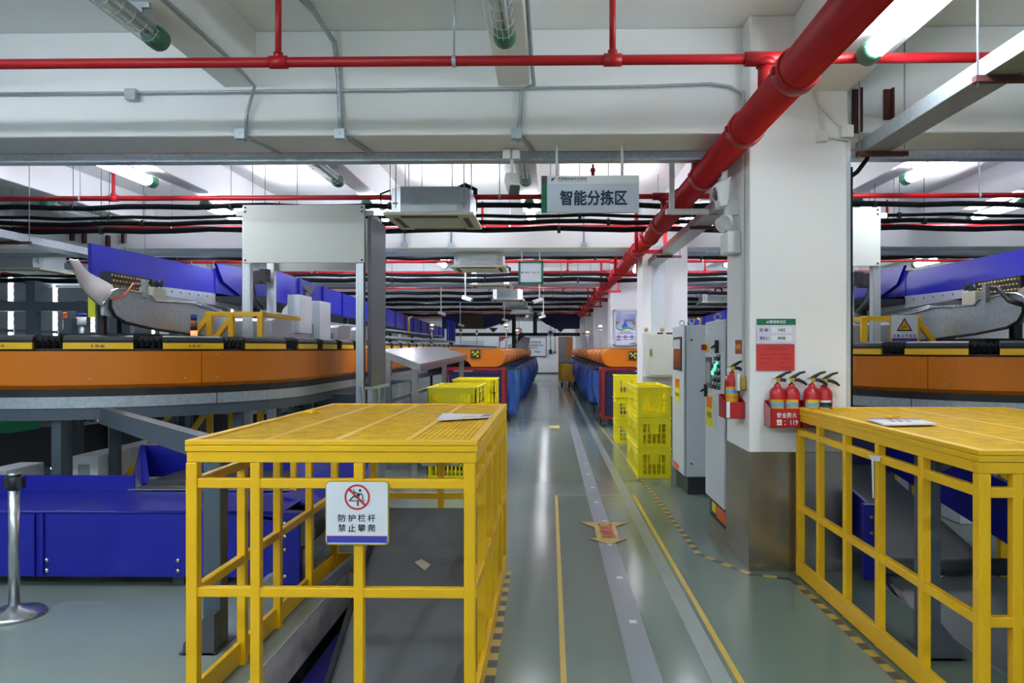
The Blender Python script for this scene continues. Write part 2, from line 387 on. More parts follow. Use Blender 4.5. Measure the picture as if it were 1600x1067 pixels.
ROWS = [
        (3.9, {-2.42: 0, -.28: 0, 1.93: 1}, 'before the nearest beam'),
        (7.75, {-4.56: 1, -2.42: 0, -.28: 0, 1.93: 0, 4.0: 1}, 'just behind the nearest beam'),
        (10.25, {-6.7: 0, -4.56: 1, -2.42: 1, -.28: 1, 1.93: 1, 4.0: 0, 6.14: 1}, 'deep in the second bay'),
        (14.1, {-6.7: 1, -4.56: 1, -2.42: 1, -.28: 1, 1.93: 1, 4.0: 1, 8.28: 1}, 'entering the third bay'),
        (16.3, {-4.56: 1, -2.42: 1, -.28: 0, 1.93: 1, 4.0: 1, 8.28: 1}, 'deep in the third bay')]
for y, w in ((21.0, 'in the fourth bay'), (27.2, 'in the fifth bay'), (34, 'in the sixth bay'), (40, 'in the seventh bay'), (46, 'before the end wall')):
    ROWS.append((y, {-4.56: 1, -.28: 1, 4.0: 1} if y != 21 else {-4.56: 1, -.28: 1, 1.93: 1, 4.0: 1, 8.28: 1}, w))
for y, d, where in ROWS:
    for x, lit in d.items():
        fixture('tube_light', '%s tube light under the %s, %s' % ('lit white' if lit else 'unlit caged', JX[x], where), x, y, lit, 'caged tube lights under the ceiling')
for y, w in ((-1.6, 'behind the viewer'), (1.9, 'overhead of the viewer')):  # crosswise fill lamps, added out of view to throw light onto the beam face
    for i, x in enumerate(((-6.4, -4.3, -2.4, -.5, 2.4, 4.0, 5.6) if y < 0 else (-6.4, -4.3, -2.4))): fixture('tube_light', 'added unseen crosswise fill tube light %s, %s from the left' % (w, ORD[i]), x, y, 1, 'caged tube lights under the ceiling', True)
for i, x in enumerate((-3.0, .1, 3.0)): fixture('tube_light', 'crosswise tube light added to brighten the end wall, %s from the left' % ORD[i], x, 44.5, 1, 'caged tube lights under the ceiling', True)  # added behind the gantry to brighten the end wall
# sprinkler pipework: one thick main along the aisle, thin branches across
t = thing('fire_main_pipe', 'thick red sprinkler main running down the hall beside the white pillars', 'pipe', (1.33, 24, 3.15))
b = MB(); b.tube([(1.33, .9, 3.15), (1.33, 46.5, 3.15)], .108, 0, 24); b.build('pipe_run', 'red', t)
yy = 4.0; i = 0
while yy < 45:
    b = MB(); b.tube([(1.33, yy-.05, 3.15), (1.33, yy+.05, 3.15)], .124, 0, 24)
    b.box(1.19, 1.215, yy-.02, yy+.02, 3.13, 3.17); b.box(1.445, 1.47, yy-.02, yy+.02, 3.13, 3.17); b.build('coupling', 'red', t, bevel=.006); yy += 1.35 if i % 2 else 1.05; i += 1
for i, yy in enumerate((2.72, 7.3, 10.3, 13.6, 17.4, 20.2, 23.6, 26.8, 30)):
    b = MB()
    for x in (1.2, 1.46+.14):
        b.box(x-.025, x+.025, yy-.02, yy+.02, 3.02, 3.69 if i else 4.1)
    b.box(1.14, 1.66, yy-.03, yy+.03, 2.98, 3.03); b.build('pipe_hanger', 'red' if i != 1 else 'white', t)
LY = [4.57]+[c+6.4*k for k in range(6) for c in (6.75, 8.67, 10.8)]
RX = [[-1.7, .385], [], [-5.2, .5, 5.6], [-4, -1, 3.5, 4.9]]
for i, y in enumerate(LY):
    t = thing('sprinkler_branch_pipe', 'thin red sprinkler branch crossing the hall, %s from the camera' % ORD[i], 'pipe', (0, y, 3.44), 'sprinkler branch pipes across the ceiling')
    r = .031
    b = MB(); b.tube([(XL, y, 3.44), (XRT, y, 3.44)], r, 0, 12); b.build('pipe_run', 'red', t)
    b = MB(); b.tube([(1.33, y, 3.44), (1.33, y, 3.24)], .05 if i == 0 else .036, 0, 12); b.tube([(1.33, y, 3.39), (1.33, y, 3.43)], .06, 0, 12); b.tube([(1.2, y, 3.44), (1.46, y, 3.44)], .045, 0, 12); b.build('tee_drop', 'red', t)
    for x in RX[i] if i < len(RX) else (-5.5, -1.2, .4, 3.6):
        b = MB(); b.tube([(x, y, 3.44), (x, y, 4.13 if i == 0 else 3.75)], .02, 0, 8); b.tube([(x-.055, y, 3.44), (x+.055, y, 3.44)], .04, 0, 12); b.tube([(x, y, 3.46), (x, y, 3.5)], .03, 0, 10)
        if i: b.lathe([(0, 0), (.03, .0), (.03, .04), (.012, .05), (.012, .09), (0, .09)], (x, y, 3.73), 8)
        b.build('riser', 'red', t)
    for x in (-8, -5.6, -.6, 3.1, 5, 9):
        if i == 0 and x not in (-.6, 5): continue
        b = MB(); b.tube([(x, y, 3.44), (x, y, CEIL)], .006, 0, 5); b.tube([(x-.012, y, 3.44), (x+.012, y, 3.44)], .037, 0, 12); b.build('hanger', 'galv', t)
# lagged refrigerant pipes across the hall
BP = [(9.15, 3.43, .034), (9.3, 3.325, .022), (9.42, 3.27, .03), (9.55, 3.2, .036), (13.55, 3.43, .034), (14.0, 3.4, .05), (15.6, 3.22, .036), (15.8, 3.13, .05), (17.6, 3.3, .04), (20.2, 3.4, .05), (21.8, 3.3, .05), (23.8, 3.25, .06), (27, 3.3, .06), (30, 3.25, .06), (36, 3.3, .08)]
for i, (y, z, r) in enumerate(BP):
    t = thing('lagged_pipe', 'black lagged coolant pipe crossing under the ceiling, %s from the camera' % ORD[i], 'pipe', (0, y, z), 'black lagged pipes across the ceiling')
    n = 60
    b = MB(); b.tube([(XL+(XRT-XL)*q/n, y, z+.012*math.sin(q*1.9+i)+.008*math.sin(q*.7)) for q in range(n+1)], r, 0, 10); b.build('pipe_run', 'bpipe', t)
    for x in range(-12, 14, 2):
        xx = x+.37*i % 1; b = MB(); b.tube([(xx, y, z), (xx, y, CEIL)], .004, 0, 4); b.tube([(xx-.02, y, z), (xx+.02, y, z)], r+.014, 0, 10); b.build('hanger', 'blk', t)
# long steel channel and conduits by the first beam
b = MB(); b.box(XL, 1.45, 6.28, 6.4, 3.26, 3.33); b.box(2.25, XRT, 6.28, 6.4, 3.26, 3.33)
tag(b.build('cable_channel', 'galv', None, (0, 6.34, 3.3)), 'long flat galvanised cable channel along the back of the nearest beam', 'cable tray')
for k in range(1, 5):
    y = 12.7+6.4*(k-1)
    b = MB(); b.box(XL, XRT, y, y+.12, 3.26, 3.33)
    tag(b.build('cable_channel', 'galv', None, (0, y, 3.3)), 'galvanised cable channel along the back of the %s beam' % ORD[k], 'cable tray')
yb = 5.66
def conduit(name, label, pts, r, boxes=(), m='galv'):
    t = thing(name, label, 'conduit', pts[-1]); b = MB()
    b.tube(pts, r, 0, 8); b.build('pipe_run', m, t)
    for c, w, mm in boxes:
        b = MB(); b.box(c[0]-w, c[0]+w, c[1]-.03, c[1]+.03, c[2]-w, c[2]+w)
        b.tube([(c[0], c[1]-.034, c[2]), (c[0], c[1]-.03, c[2])], w*.25, 0, 8); b.build('junction_box', mm, t, bevel=.006)
    return t
p = lambda x, y: tuple(at(x, y, yb))
b0 = at(207, 149, yb)
conduit('conduit', 'thin grey conduit running level across the face of the nearest beam', [p(-60, 147), p(200, 145), p(560, 141), p(800, 138), p(1000, 135), p(1110, 131), p(1140, 135), p(1158, 146), p(1164, 165), p(1166, 205)], .012, [((b0.x, yb-.01, b0.z), .042, 'galv')])
for xx, lab, r, pts in ((378, 'left', .013, [(300, 75), (352, 118), (374, 130), (384, 145), (386, 175), (384, 205)]), (533, 'middle', .02, [(488, 2), (512, 28), (526, 60), (529, 120), (533, 205)]), (807, 'right', .016, [(800, 60), (812, 110), (815, 140), (811, 205)])):
    c = at(xx, 211, yb)
    P0 = [p(*q) for q in pts]
    if lab != 'middle':
        jx = -2.275 if lab == 'left' else -.135; P0 = [(jx, 2.6, 3.71), (jx, 5.3, 3.71), (jx+.01, 5.6, 3.66)]+P0[(4 if lab == 'left' else 2):]
    else: P0 = [(c.x-.22, 4.6, 4.11), (c.x-.1, 5.3, 4.1), (c.x-.04, 5.62, 4.0)]+P0[3:]
    conduit('conduit', 'grey conduit dropping down the nearest beam into a square box, %s of three' % lab, P0+[(c.x+.01, yb, c.z-.05), (c.x+.04, yb+.05, 3.29), (c.x+.12, yb+.5, 3.29)], r, [((c.x, yb-.02, c.z), .04, 'galv')])
yp = 5.48
c0, c1, c2 = at(1284, 213, yp), at(1322, 206, yp), at(1327, 213, yp)
conduit('conduit', 'white conduit with three square boxes at the top of the near pillar', [p(1318, 100), tuple(at(1285, 135, yp)), tuple(at(1276, 143, yp)), tuple(at(1279, 160, yp)), tuple(c1)], .014, [((c0.x, yp, c0.z), .04, 'pvc'), ((c1.x, yp, c1.z), .045, 'pvc')], 'pvc')
b = MB(); b.tube([tuple(at(1282, 165, yp)), tuple(c0), tuple(at(1326, 219, yp))], .01, 0, 8)
tag(b.build('conduit', 'pvc', None, c0), 'short thin white conduit dropping into the left box on the pillar top', 'conduit')
# flat hanging trays on each side
def tray(label, x0, x1, y0, y1, z, rods):
    t = thing('cable_tray', label, 'cable tray', ((x0+x1)/2, (y0+y1)/2, z)); b = MB()
    b.box(x0, x1, y0, y1, z, z+.1); b.build('trunking', 'galv', t, bevel=.004)
    for y in rods:
        b = MB(); b.box(x0-.05, x1+.12, y-.02, y+.02, z-.035, z-.002); b.build('support_angle', 'rust', t)
        b = MB(); b.tube([(x0-.03, y, z-.06), (x0-.03, y, CEIL)], .006, 0, 5); b.tube([(x1+.1, y, z-.06), (x1+.1, y, CEIL)], .006, 0, 5); b.build('hanger_rod', 'galv', t)
tray('wide galvanised cable trunking hanging right of the near pillar', 2.3, 2.5, 2.0, 5.6, 3.1, (3.95, 5.45))
tray('galvanised cable trunking seen past the left side of the near pillar', 1.56, 1.74, 7, 11.8, 2.98, (8, 10.5))
tray('galvanised cable trunking hanging at the upper left', -6.85, -6.55, 7.6, 15, 2.98, (9, 11.6, 14))
tray('lower galvanised cable trunking behind the upper left one', -7.35, -7.1, 11, 19, 2.85, (12, 16))
for i, px in enumerate((1338, 1387)):
    a = at(px, 140, yb); z1 = at(px, 208 if i == 0 else 187, yb).z
    b = MB(); b.box(a.x-.03, a.x+.03, yb-.012, yb+.01, z1, a.z); b.box(a.x+.015, a.x+.03, yb-.05, yb, z1, a.z)
    tag(b.build('angle_iron', 'rust', None, (a.x, yb, z1)), 'dark rusty upright angle iron on the beam right of the pillar, %s one' % ('longer left' if i == 0 else 'shorter right'), 'bracket')
for i, (px, pb) in enumerate(((112, 362), (131, 366), (168, 378), (193, 366))):
    a = at(px, pb-10, 12.06); z1 = at(px, pb+14, 12.06).z
    b = MB(); b.box(a.x-.035, a.x+.035, 12.05, 12.09, z1, a.z); b.box(a.x+.02, a.x+.035, 12.0, 12.05, z1, a.z)
    tag(b.build('angle_iron', 'rust', None, (a.x, 12.06, z1)), 'short dark angle iron on the second beam, %s from the left' % ORD[i], 'bracket')
for i, px in enumerate((632, 705, 912, 1210)):
    c = at(px, 384, 12.06); conduit('conduit', 'thin conduit dropping down the second beam, %s from the left' % ORD[i], [(c.x, 12.07, 4.05), (c.x, 12.07, c.z)], .014, [((c.x, 12.06, c.z), .05, 'galv')])
b = MB(); pts = [at(1356, 235, 5.75), at(1355, 248, 5.7), at(1340, 268, 5.6), at(1324, 280, 5.55)]
a = at(1322, 330, 5.55); b.tube([tuple(q) for q in pts]+[(a.x+.02, 5.52, 3.0), (a.x+.02, 5.52, .9)], .017, 0, 8); tag(b.build('cable_hose', 'bpipe', None, a), 'black flexible hose from the trunking to the pillar corner', 'cable')
# cassette air conditioners
def aircon(label, x, y, zp=3.04):
    t = thing('cassette_air_conditioner', label, 'air conditioner', (x, y, zp), 'cassette air conditioners hanging from the ceiling')
    o8 = lambda h, c: [(x-h+c, y-h), (x+h-c, y-h), (x+h, y-h+c), (x+h, y+h-c), (x+h-c, y+h), (x-h+c, y+h), (x-h, y+h-c), (x-h, y-h+c)]
    b = MB(); b.prism(o8(.42, .12), 'z', zp+.04, zp+.31); b.build('casing', 'acg', t, bevel=.006)
    b = MB(); b.box(x-.475, x+.475, y-.475, y+.475, zp, zp+.035); b.build('grille_panel', 'acp', t, bevel=.012)
    b = MB(); b.box(x-.3, x+.3, y-.3, y+.3, zp-.012, zp-.001); b.build('intake_grille', 'acp', t, bevel=.02)
    b = MB()
    for s in (-1, 1):
        b.box(x-.3, x+.3, y+s*.38-.05, y+s*.38+.05, zp-.004, zp-.001); b.box(x+s*.37-.03, x+s*.37+.03, y-.3, y+.3, zp-.004, zp-.001)
    b.build('air_outlet', 'blk', t)
    b = MB(); b.box(x-.18, x+.2, y-.426, y-.42, zp+.12, zp+.22)
    for q in range(4): b.box(x-.17+q*.09, x-.1+q*.09, y-.43, y-.425, zp+.13, zp+.21)
    b.build('terminal_cover', 'acg', t, bevel=.003)
    for sx in (-1, 1):
        for sy in (-1, 1):
            b = MB(); b.tube([(x+sx*.36, y+sy*.36, zp+.1), (x+sx*.36, y+sy*.36, CEIL)], .006, 0, 5); b.box(x+sx*.36-.03, x+sx*.36+.03, y+sy*.36-.03, y+sy*.36+.03, zp+.14, zp+.15); b.build('hanger_rod', 'galv', t)
    b = MB(); b.tube([(x+.3, y+.42, zp+.2), (x+.38, y+.6, zp+.25), (x+.38, y+.62, zp+.5), (x+.26, y+.6, zp+.55), (x+.16, y+.58, zp+.5), (x+.16, y+.56, zp+.2)], .028, 0, 8)
    b.build('coolant_pipe', 'bpipe', t)
    b = MB(); b.tube([(x-.42, y-.2, zp+.15), (x-.55, y-.22, zp+.1), (x-.58, y-.1, zp+.3), (x-.5, y, zp+.36)], .01, 0, 6); b.build('cable', 'bpipe', t)
for i, (px, Y) in enumerate(((680, 8.1), (750, 12.95), (768, 16.6), (794, 21.4), (805, 25.6), (816, 29.6), (836, 34))):
    aircon(['large', 'smaller', 'small', 'small', 'tiny', 'tiny', 'tiny'][i]+' grey cassette air conditioner over the aisle, %s from the camera' % ORD[i], at(px, 500, Y).x, Y)
aircon('grey cassette air conditioner at the far upper left beside the windows', -9.4, 13.2); aircon('small grey cassette air conditioner seen right of the near pillar side', 5.05, 22.8)
# hanging signs
Y = 6.0; a0, a1 = at(846, 333, Y), at(998, 275, Y); z0, z1, x0, x1 = a0.z, a1.z, a0.x, a1.x
t = thing('hanging_sign', 'large white hanging sign for the smart sorting area, green band at its left edge', 'sign', ((x0+x1)/2, Y, z0)); O = (x0, Y-.02, z0); w = x1-x0; h = z1-z0
b = MB(); b.box(x0, x1, Y-.02, Y+.02, z0, z1); b.build('board', 'signb', t, bevel=.003)
b = MB(); b.rect(O, XR, ZU, w*.065, w, h*.78, h, 0, .002); b.build('header_strip', 'sign', t)
b = MB(); b.rect(O, XR, ZU, 0, w*.058, 0, h*.78, 0, .002); b.rect(O, XR, ZU, 0, w*.058, h*.78, h, 1, .002); b.build('side_band', ['green', 'dgrey'], t)
b = MB(); b.text('智能分拣区', O, XR, ZU, w*.535, h*.4, w*.69, h*.42, 0, .028, .003); b.build('lettering', 'teal', t)
b = MB(); b.text('东莞国际邮件互换局', O, XR, ZU, w*.315, h*.915, w*.3, h*.075, 0, .012, .004); b.text('Dongguan International Mail Exchange Office', O, XR, ZU, w*.315, h*.845, w*.3, h*.03, 0, 0, .004)
for i in range(3): b.line(O, XR, ZU, (w*(.1+.006*i), h*(.86+.025*i)), (w*(.128+.008*i), h*(.89+.03*i)), .005, 0, .004)
b.line(O, XR, ZU, (w*.1, h*.87), (w*.118, h*.94), .006, 0, .004); b.build('header_lettering', 'teal', t)
for px in (870, 972):
    x = at(px, 275, Y).x; b = MB(); b.tube([(x, Y, z1), (x, Y, 3.31)], .012, 0, 8); b.build('hanger_rod', 'pvc', t)
Y = 12.4; a0, a1 = at(810, 444, Y), at(849, 408, Y); O = (a0.x, Y-.02, a0.z); w = a1.x-a0.x; h = a1.z-a0.z
t = thing('hanging_sign', 'small white hanging sign with a green frame farther down the aisle', 'sign', ((a0.x+a1.x)/2, Y, a0.z))
b = MB(); b.box(a0.x, a1.x, Y-.015, Y+.015, a0.z, a1.z); b.build('board', 'signb', t)
b = MB()
for q in ((0, w, 0, .035), (0, w, h-.035, h), (0, .035, 0, h), (w-.035, w, 0, h)): b.box(O[0]+q[0], O[0]+q[1], Y-.025, Y+.02, O[2]+q[2], O[2]+q[3])
b.build('frame', 'green', t)
b = MB(); b.text('东莞邮件', O, XR, ZU, w*.33, h*.5, w*.27, h*.07, 0, .01, .003); b.line(O, XR, ZU, (w*.12, h*.47), (w*.17, h*.54), .02, 0, .003); b.text('智能分拣', O, XR, ZU, w*.7, h*.5, w*.3, h*.09, 1, .01, .003); b.build('lettering', ['teal', 'brass'], t)
for x in (a0.x+.06, a1.x-.06): b = MB(); b.tube([(x, Y, a1.z), (x, Y, 3.31)], .012, 0, 8); b.build('hanger_rod', 'pvc', t)
# white emergency lamp / camera unit under the first beam
Y = 6.1; c = at(800, 290, Y)
t = thing('ceiling_camera', 'white camera unit hanging under the nearest beam left of the large sign', 'camera', c)
b = MB(); q = at(800, 243, Y); b.box(q.x-.075, q.x-.012, Y-.04, Y+.04, q.z-.035, q.z+.04); b.box(q.x+.005, q.x+.068, Y-.04, Y+.04, q.z-.035, q.z+.04); b.build('junction_box', 'pvc', t, bevel=.005)
b = MB(); b.tube([(q.x, Y, q.z+.1), (q.x, Y, c.z+.05)], .014, 0, 8); b.build('stem', 'pvc', t)
b = MB(); b.bar((c.x-.01, Y-.05, c.z+.06), (c.x+.025, Y-.18, c.z-.07), .1, .1); b.build('housing', 'pvc', t, bevel=.02)
b = MB(); b.bar((c.x+.026, Y-.182, c.z-.072), (c.x+.032, Y-.2, c.z-.085), .085, .085); b.build('lens_hood', 'dgrey', t, bevel=.01)
for i, (px, py, Y) in enumerate(((727, 468, 15), (689, 491, 20.2), (719, 509, 26), (843, 471, 16), (849, 496, 22), (788, 501, 24))):
    c = at(px, py, Y); t = thing('pole_camera', 'small white camera on a ceiling pole, %s' % ['left of the second air conditioner', 'far left', 'above the left orange chutes', 'below the small hanging sign', 'right of centre before the far gantry', 'before the left leg of the far gantry'][i], 'camera', c, 'pole cameras')
    b = MB(); b.tube([(c.x, Y, c.z+.03), (c.x, Y, 3.69 if abs((c.x+.28+21.4+1.07) % 2.14-1.07) < .16 else CEIL)], .016, 0, 8); b.build('pole', 'pvc', t)
    s = 1 if px > 800 else -1
    b = MB(); b.bar((c.x+s*.06, Y, c.z+.05), (c.x-s*.14, Y-.08, c.z-.02), .09, .08); b.build('housing', 'pvc', t, bevel=.02)
    b = MB(); b.tube([(c.x-s*.14, Y-.08, c.z-.02), (c.x-s*.155, Y-.086, c.z-.026)], .03, 0, 10); b.build('lens', 'dgrey', t)
# ================================================================== FLOOR MARKINGS
def tape(label, pts, w, m, name='floor_tape', z=.002):
    b = MB(); pts = [Vector((p[0], p[1], 0)) for p in pts]
    for p, q in zip(pts, pts[1:]):
        d = (q-p).normalized(); n = Vector((-d.y, d.x, 0))*(w/2)
        b.plate([p-n+Vector((0, 0, .0005)), q-n+Vector((0, 0, .0005)), q+n+Vector((0, 0, .0005)), p+n+Vector((0, 0, .0005))], (0, 0, 1), z)
    return tag(b.build(name, m, None, pts[0]), label, 'floor marking')
tape('yellow line along the left of the marked walkway', [(.066, 2.6), (.066, 8.3)], .03, 'ytape')
tape('yellow line along the right of the marked walkway', [(.945, 2.6), (.935, 8.3)], .032, 'ytape')
tape('faint yellow cross line closing the far end of the marked walkway', [(.05, 8.3), (.95, 8.3)], .03, 'ptape')
tape('broad grey strip running down the middle of the walkway', [(.482, 2.6), (.49, 40)], .15, 'gtape')
tape('pale grey strip just inside the right yellow line', [(.85, 2.6), (.84, 40)], .1, 'ptape')
def hazard(label, pts, w=.05, L=.09):
    b = MB(); k = 0
    for p, q in zip(pts, pts[1:]):
        p, q = Vector((*p, .0005)), Vector((*q, .0005)); d = (q-p); n = int(d.length/L); d = d/n; s = Vector((-d.y, d.x, 0)).normalized()*(w/2)
        for i in range(n):
            a, e = p+d*i, p+d*(i+1); b.plate([a-s, e-s, e+s, a+s], (0, 0, 1), .002, k % 2); k += 1
    return tag(b.build('hazard_tape', ['hoz', 'hozy'], None, (*pts[0], 0)), label, 'floor marking')
hazard('black and yellow hazard tape along the foot of the left cage', [(-.295, 2.7), (-.315, 5.45)])
hazard('black and yellow hazard tape on the floor from the crates past the pillar', [(1.02, 17), (1.14, 11), (1.19, 5.95), (1.46, 5.42), (1.72, 5.3)])
hazard('black and yellow hazard tape along the foot of the right cage', [(1.735, 5.25), (1.74, 2.6)])
# arrow
t = thing('floor_arrow', 'yellow arrow sticker with red lettering on the walkway floor', 'floor marking', fl(945, 832))
pts = [(905, 815), (934, 816.5), (958, 816.5), (983, 815.5), (962, 823), (967, 841), (980, 841), (953, 851), (920, 841), (932, 841), (929, 824)]
b = MB(); b.plate([fl(x, y, .006) for x, y in pts][::-1], (0, 0, 1), .0015); b.build('sticker', 'hozy', t)
b = MB(); c = fl(948, 832)
for i, ch in enumerate('安全疏散口'[::-1]): q = fl(945+i*1.5, 821.5+i*4.7); b.text(ch, (q.x, q.y, .0085), (1, 0, 0), (0, 1, 0), 0, 0, .13, .1, 0, .02, .001, 1)
b.build('lettering', 'redk', t)
for i, (px, py) in enumerate(((989, 972), (968, 903), (953, 852), (945, 814), (932, 785), (926, 762), (919, 741), (914, 725))):
    q = fl(px, py); b = MB(); b.box(q.x-.022, q.x+.022, q.y-.025, q.y+.025, .0025, .0045)
    tag(b.build('floor_label', 'paper', None, (q.x, q.y, 0)), 'small white label stuck on the broad grey floor strip, %s from the camera' % ORD[i], 'label', 'white labels along the grey strip')
q = fl(866, 667); b = MB(); b.box(q.x-.11, q.x+.11, q.y-.3, q.y+.3, .001, .003); tag(b.build('floor_sticker', 'hozy', None, (q.x, q.y, 0)), 'small faded yellow floor sticker far down the aisle', 'floor marking')
# ================================================================== YELLOW CAGES
def cage(label, X0, X1, Y0, Y1, Z, posts_f, posts_l, posts_r, posts_b, railz, kick=(), back=True):
    t = thing('safety_cage', label, 'cage', ((X0+X1)/2, (Y0+Y1)/2, 0)); s = .022
    def post(x, y, w=s): b = MB(); b.box(x-w, x+w, y-w, y+w, 0, Z-.101); b.build('post', 'yel', t, bevel=.004)
    for x in posts_f: post(x, Y0+s)
    for y in posts_l: post(X0+s, y)
    for y in posts_r: post(X1-s, y)
    for x in posts_b: post(x, Y1-s)
    for x, y in ((X0+s, Y0+s), (X1-s*1.4, Y0+s), (X0+s, Y1-s), (X1-s, Y1-s)): post(x, y, s*1.15)
    for z in railz:
        for q in ((X0, X1, Y0+.004, Y0+.04), (X0, X1, Y1-.04, Y1-.004))[:2 if back else 1]: b = MB(); b.box(*q, z-s, z+s); b.build('rail', 'yel', t, bevel=.004)
        for q in ((X0+.004, X0+.04, Y0, Y1), (X1-.04, X1-.004, Y0, Y1)): b = MB(); b.box(*q, z-s, z+s); b.build('rail', 'yel', t, bevel=.004)
    for side in kick:
        q = {'l': (X0-.005, X0+.02, Y0, Y1), 'r': (X1-.02, X1+.005, Y0, Y1), 'b': (X0, X1, Y1-.02, Y1+.005), 'f': (X0, X1, Y0, Y0+.02)}[side]
        b = MB(); b.box(*q, .01, .12); b.build('kick_plate', 'yel', t, bevel=.003)
    # upper frame and grating
    e = .004
    for z0, z1, o in ((Z-.1, Z-.052, .0), (Z-.05, Z-.024, .006), (Z-.022, Z, .006)):
        b = MB(); b.box(X0-o, X1+o, Y0-o, Y0+.035, z0, z1); b.box(X0-o, X1+o, Y1-.035, Y1+o, z0, z1); b.box(X0-o, X0+.035, Y0+.0352, Y1-.0352, z0, z1); b.box(X1-.035, X1+o, Y0+.0352, Y1-.0352, z0, z1)
        b.build('top_frame', 'yel', t, bevel=.003)
    b = MB(); zz = Z-.012
    nx = int((X1-X0)/.027)
    for i in range(nx+1): x = X0+.03+(X1-X0-.06)*i/nx; b.box(x-.009, x+.009, Y0+.03, Y1-.03, zz-.004, zz+.003)
    ny = int((Y1-Y0)/.055)
    for i in range(ny+1): y = Y0+.03+(Y1-Y0-.06)*i/ny; b.box(X0+.03, X1-.03, y-.021, y+.021, zz-.006, zz+.001)
    b.build('grating_top', 'grate', t)
    for i in (1, 2, 3): b = MB(); x = X0+(X1-X0)*i/4; b.box(x-.015, x+.015, Y0+.03, Y1-.03, zz-.05, zz+.005); b.build('top_bearer', 'yel', t)
    return t
LX0, LX1, LY0, LY1, LZ = -1.635, -.33, 3.28, 5.5, 1.24
xf = lambda px, Y: at(px, 800, Y).x
cage('yellow mesh-topped safety cage on the left of the walkway with a no-climbing sign', LX0, LX1, LY0, LY1, LZ, [xf(398, LY0), xf(560, LY0)], [3.83, 4.33, 4.9], [3.75, 4.2, 4.65, 5.08], [xf(461, LY1), xf(585, LY1), xf(690, LY1)], (1.045, .555), kick='lrb')
RX0, RX1, RY0, RY1, RZ = 1.8, 3.3, 3.12, 5.42, 1.225
rt = cage('yellow mesh-topped safety cage on the right of the walkway beside the pillar', RX0, RX1, RY0, RY1, RZ, [xf(1592, RY0)], [5.0, 4.55, 4.1, 3.62], [3.6, 4.2, 4.8], [], (1.045, .5), kick='l', back=False)
b = MB(); q = RX0-.003; b.plate([(q, 4.1, 1.06), (q, 4.03, 1.065), (q, 4.05, 1.035), (q, 4.12, 1.03), (q, 4.12, .82), (q, 4.135, .82), (q, 4.15, 1.03), (q, 4.2, 1.05)], (-1, 0, 0), .002); b.build('paint_scrape', 'paper', rt)
# no-climbing sign on the left cage
Yn = LY0-.012; a0, a1 = at(509, 851, Yn), at(608, 752, Yn); w = a1.x-a0.x; h = a1.z-a0.z; O = (a0.x, Yn-.008, a0.z)
t = thing('warning_sign', 'white no-climbing sign with red prohibition ring on the front of the left cage', 'sign', (a0.x+w/2, Yn, a0.z))
def rrect(x0, x1, y0, y1, r): return [p for c, a in (((x1-r, y0+r), -PI/2), ((x1-r, y1-r), 0), ((x0+r, y1-r), PI/2), ((x0+r, y0+r), PI)) for p in arc(c, r, a, a+PI/2, 5)]
b = MB(); b.prism([(O[0]+x, O[2]+y) for x, y in rrect(0, w, 0, h, .018)], 'y', Yn-.004, Yn+.004); b.build('backing', 'hozy', t)
b = MB(); b.prism([(O[0]+x, O[2]+y) for x, y in rrect(.005, w-.005, .007, h-.003, .016)], 'y', Yn-.008, Yn-.004); b.build('board', 'sign', t)
b = MB(); b.rect(O, XR, ZU, .007, w-.007, .012, h*.14, 0, .001); b.rect(O, XR, ZU, .007, w-.007, h*.14, h*.15, 1, .001); b.build('blue_band', ['bluek', 'redk'], t)
b = MB(); cx, cy = w*.505, h*.757; b.disc(O, XR, ZU, cx, cy, w*.172, w*.2, 0, .002); r = w*.185; b.line(O, XR, ZU, (cx-r*.71, cy+r*.71), (cx+r*.71, cy-r*.71), w*.035, 0, .0024)
L_ = lambda p, q, ww: b.line(O, XR, ZU, (cx+p[0]*w, cy+p[1]*w), (cx+q[0]*w, cy+q[1]*w), ww*w, 1, .0016)
L_((-.14, -.055), (.12, -.055), .014); L_((.01, -.055), (.01, -.14), .026); L_((-.115, -.045), (-.05, .02), .02); L_((-.05, .02), (.02, -.02), .03); L_((0, .0), (.035, .06), .05); L_((.0, .065), (-.05, .075), .018); L_((-.045, .075), (-.055, .12), .016); L_((.05, .06), (.085, .03), .018); L_((.085, .03), (.09, -.04), .016)
b.disc(O, XR, ZU, cx+.045*w, cy+.105*w, 0, .022*w, 1, .0016); b.build('prohibition_symbol', ['redk', 'teal'], t)
b = MB()
for j, line in enumerate(('防护栏杆', '禁止攀爬')):
    for i, ch in enumerate(line): b.text(ch, O, XR, ZU, w*(.265+.155*i), h*(.43-.155*j), w*.12, h*.118, 0, .012, .0018)
b.build('lettering', 'ink', t)
# sheets lying on the cage tops, white sign on the back rail
def sheet(label, pts, z, m2, extra):
    t = thing('printed_card', label, 'card', pts[0]); P0 = [Vector((p.x, p.y, z)) for p in pts]
    b = MB(); b.plate(P0, (0, 0, 1), .008); b.build('card', 'paper', t)
    U = (P0[3]-P0[0]); V = (P0[1]-P0[0]); q = lambda u, v: P0[0]+U*u+V*v+Vector((0, 0, .0092))
    b = MB(); b.add([q(0, .0), q(.0, .16) if 0 else q(1, 0), q(1, .18), q(0, .18)], [(0, 1, 2, 3)], 0)
    for u in (.3, .45, .6): b.add([q(u, .3), q(u+.07, .3), q(u+.07, .55), q(u, .55)], [(0, 1, 2, 3)], 1)
    b.build('printing', [m2, 'rpaper'], t)
sheet('white printed card lying on the left cage top', [fl(764, 653, LZ), fl(682, 658, LZ), fl(692, 648, LZ), fl(770, 650, LZ)], LZ+.002, 'bluek', 0)
